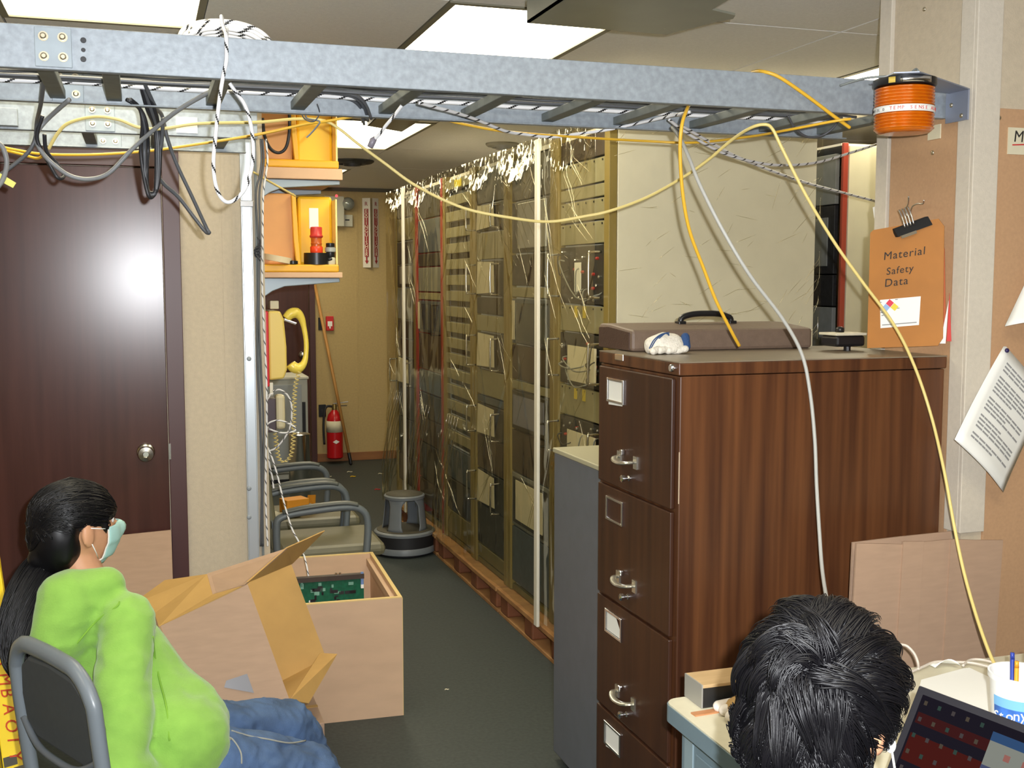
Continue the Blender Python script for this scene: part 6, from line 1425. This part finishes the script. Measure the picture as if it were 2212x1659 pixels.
for h_, k_, a_ in legs:
    b = MB(); b.capsule(a_+V(0,0,-.045)-MF*.03, a_+MF*.12+V(0,0,-.048), .037, .033, 14); mesh_obj('shoe', fused(b, .006, 4), mat('shoe_dark', (40,40,46), .5), man, wloc(man))
# hair: base shell + swirling locks from the crown
b = MB(); b.ball(Hd.P(-.012,0,.022), (.104,.086,.106), 30, 22, (Hd.f, Hd.s, Hd.u)); b.ball(Hd.P(-.04,0,-.03), (.076,.076,.085), 24, 18, (Hd.f, Hd.s, Hd.u))
me = fused(b, .006, 3); mt_ = bvh(me); mesh_obj('hair', me, HAIRB, man, wloc(man))
cr = hit(mt_, 1768, 1428, 0); 
crd = (cr-Hd.hc).normalized()
rg = random.Random(4); sm = MB(); C0 = Hd.P(-.02,0,0)
e1 = crd.orthogonal().normalized(); e2 = crd.cross(e1)
def hpath(d0, L, lift, sw, n_=8):
    r = mt_.find_nearest(C0+d0*.11); p = r[0]; pts = [p - r[1]*.002]
    for j in range(1, n_+1):
        t_ = j/n_; rad = (p-C0).normalized(); away = (rad - crd*rad.dot(crd)); away = away.normalized() if away.length > 1e-4 else e1
        tang = (away - rad*away.dot(rad)).normalized(); tw = rad.cross(tang); q = sw*(1-t_*.6)
        dv = (tang*math.cos(q) + tw*math.sin(q) + V(0,0,-.6*t_)).normalized()
        r = mt_.find_nearest(p+dv*L/n_); p = r[0]+r[1]*(.002+lift*math.sin(math.pi*min(1, t_*.72+.06))); pts.append(p.copy())
    return pts
def hdir(th, ph): return crd*math.cos(ph) + (e1*math.cos(th)+e2*math.sin(th))*math.sin(ph)
def hok(d0):
    x, z = d0.dot(Hd.f), d0.dot(Hd.u)
    return not ((x > .45 and z < .35) or z < -.75 or (x > .12 and z < -.15))
for g_ in range(210):
    th = rg.uniform(0, 2*math.pi); ph = .03+2.1*rg.random()**.7; d0 = hdir(th, ph)
    if not hok(d0): continue
    nz_ = noise.noise(V(d0.x*3.2, d0.y*3.2, d0.z*3.2)); L = .070+.045*rg.random(); lift = .004+.013*rg.random()*(.4+max(0, nz_)*1.6); sw = .2+1.1*nz_+rg.uniform(-.35, .35)
    gp = hpath(d0, L, lift, sw); wid = .017+.008*rg.random()
    e_a = d0.orthogonal().normalized(); e_b = d0.cross(e_a)
    for q_ in range(38):
        an, rd = rg.uniform(0, 2*math.pi), wid*math.sqrt(rg.random()); off = (e_a*math.cos(an)+e_b*math.sin(an))*rd
        r0 = mt_.find_nearest(gp[0]+off); o0 = r0[0]-gp[0]; pts = []; cut = rg.uniform(.75, 1.0); m_ = len(gp)-1; dz_ = rg.uniform(-.0025, .0035)
        for j in range(m_+1):
            t_ = j/m_; f_ = t_*cut*m_; k0 = min(int(f_), m_-1); base = gp[k0]*(1-(f_-k0))+gp[k0+1]*(f_-k0)
            pts.append(base + o0*(1-.72*t_**1.1) + r0[1]*dz_*t_)
        sp_ = smooth_pts(pts, 2); sm.tube(sp_, [.0010*(1-.8*(i/(len(sp_)-1))**2) for i in range(len(sp_))], 4)
sm.build('hair_strands', HAIR, man, smooth=True, kind='stuff')
q = Hd.P(.012, .088, -.028); MB().ball(q, (.007,.005,.010), 12, 8).build('earbud', WHITE, man, smooth=True)
MB().tube(smooth_pts([q, q+V(0,0,-.03)+MF*.01, q+V(0,0,-.09)+MF*.03], 4), .0016, 6).build('earbud_lead', WHITE, man, smooth=True)
# simple office stool under that person
t = thing('office_stool', 'black swivel stool under the person at the desk', 'stool', (mp.x, mp.y, 0))
MB().lathe([(.16,0),(.17,.02),(.17,.05),(.15,.06)], (mp.x, mp.y, mp.z-.17), 28).build('seat', BLKRUB, t, smooth=True, auto=40)
MB().cyl((mp.x, mp.y, .06), (mp.x, mp.y, mp.z-.17), .025, n=16).build('post', CHROME, t, smooth=True)
for k in range(5):
    a = 2*math.pi*k/5; q = V(mp.x+.24*math.cos(a), mp.y+.24*math.sin(a), .05); MB().bar((mp.x, mp.y, .075), q, .035, .025).build('base_arm', BLACK, t); MB().ball(q+V(0,0,-.025), .025, 12, 8).build('caster', BLACK, t, smooth=True)
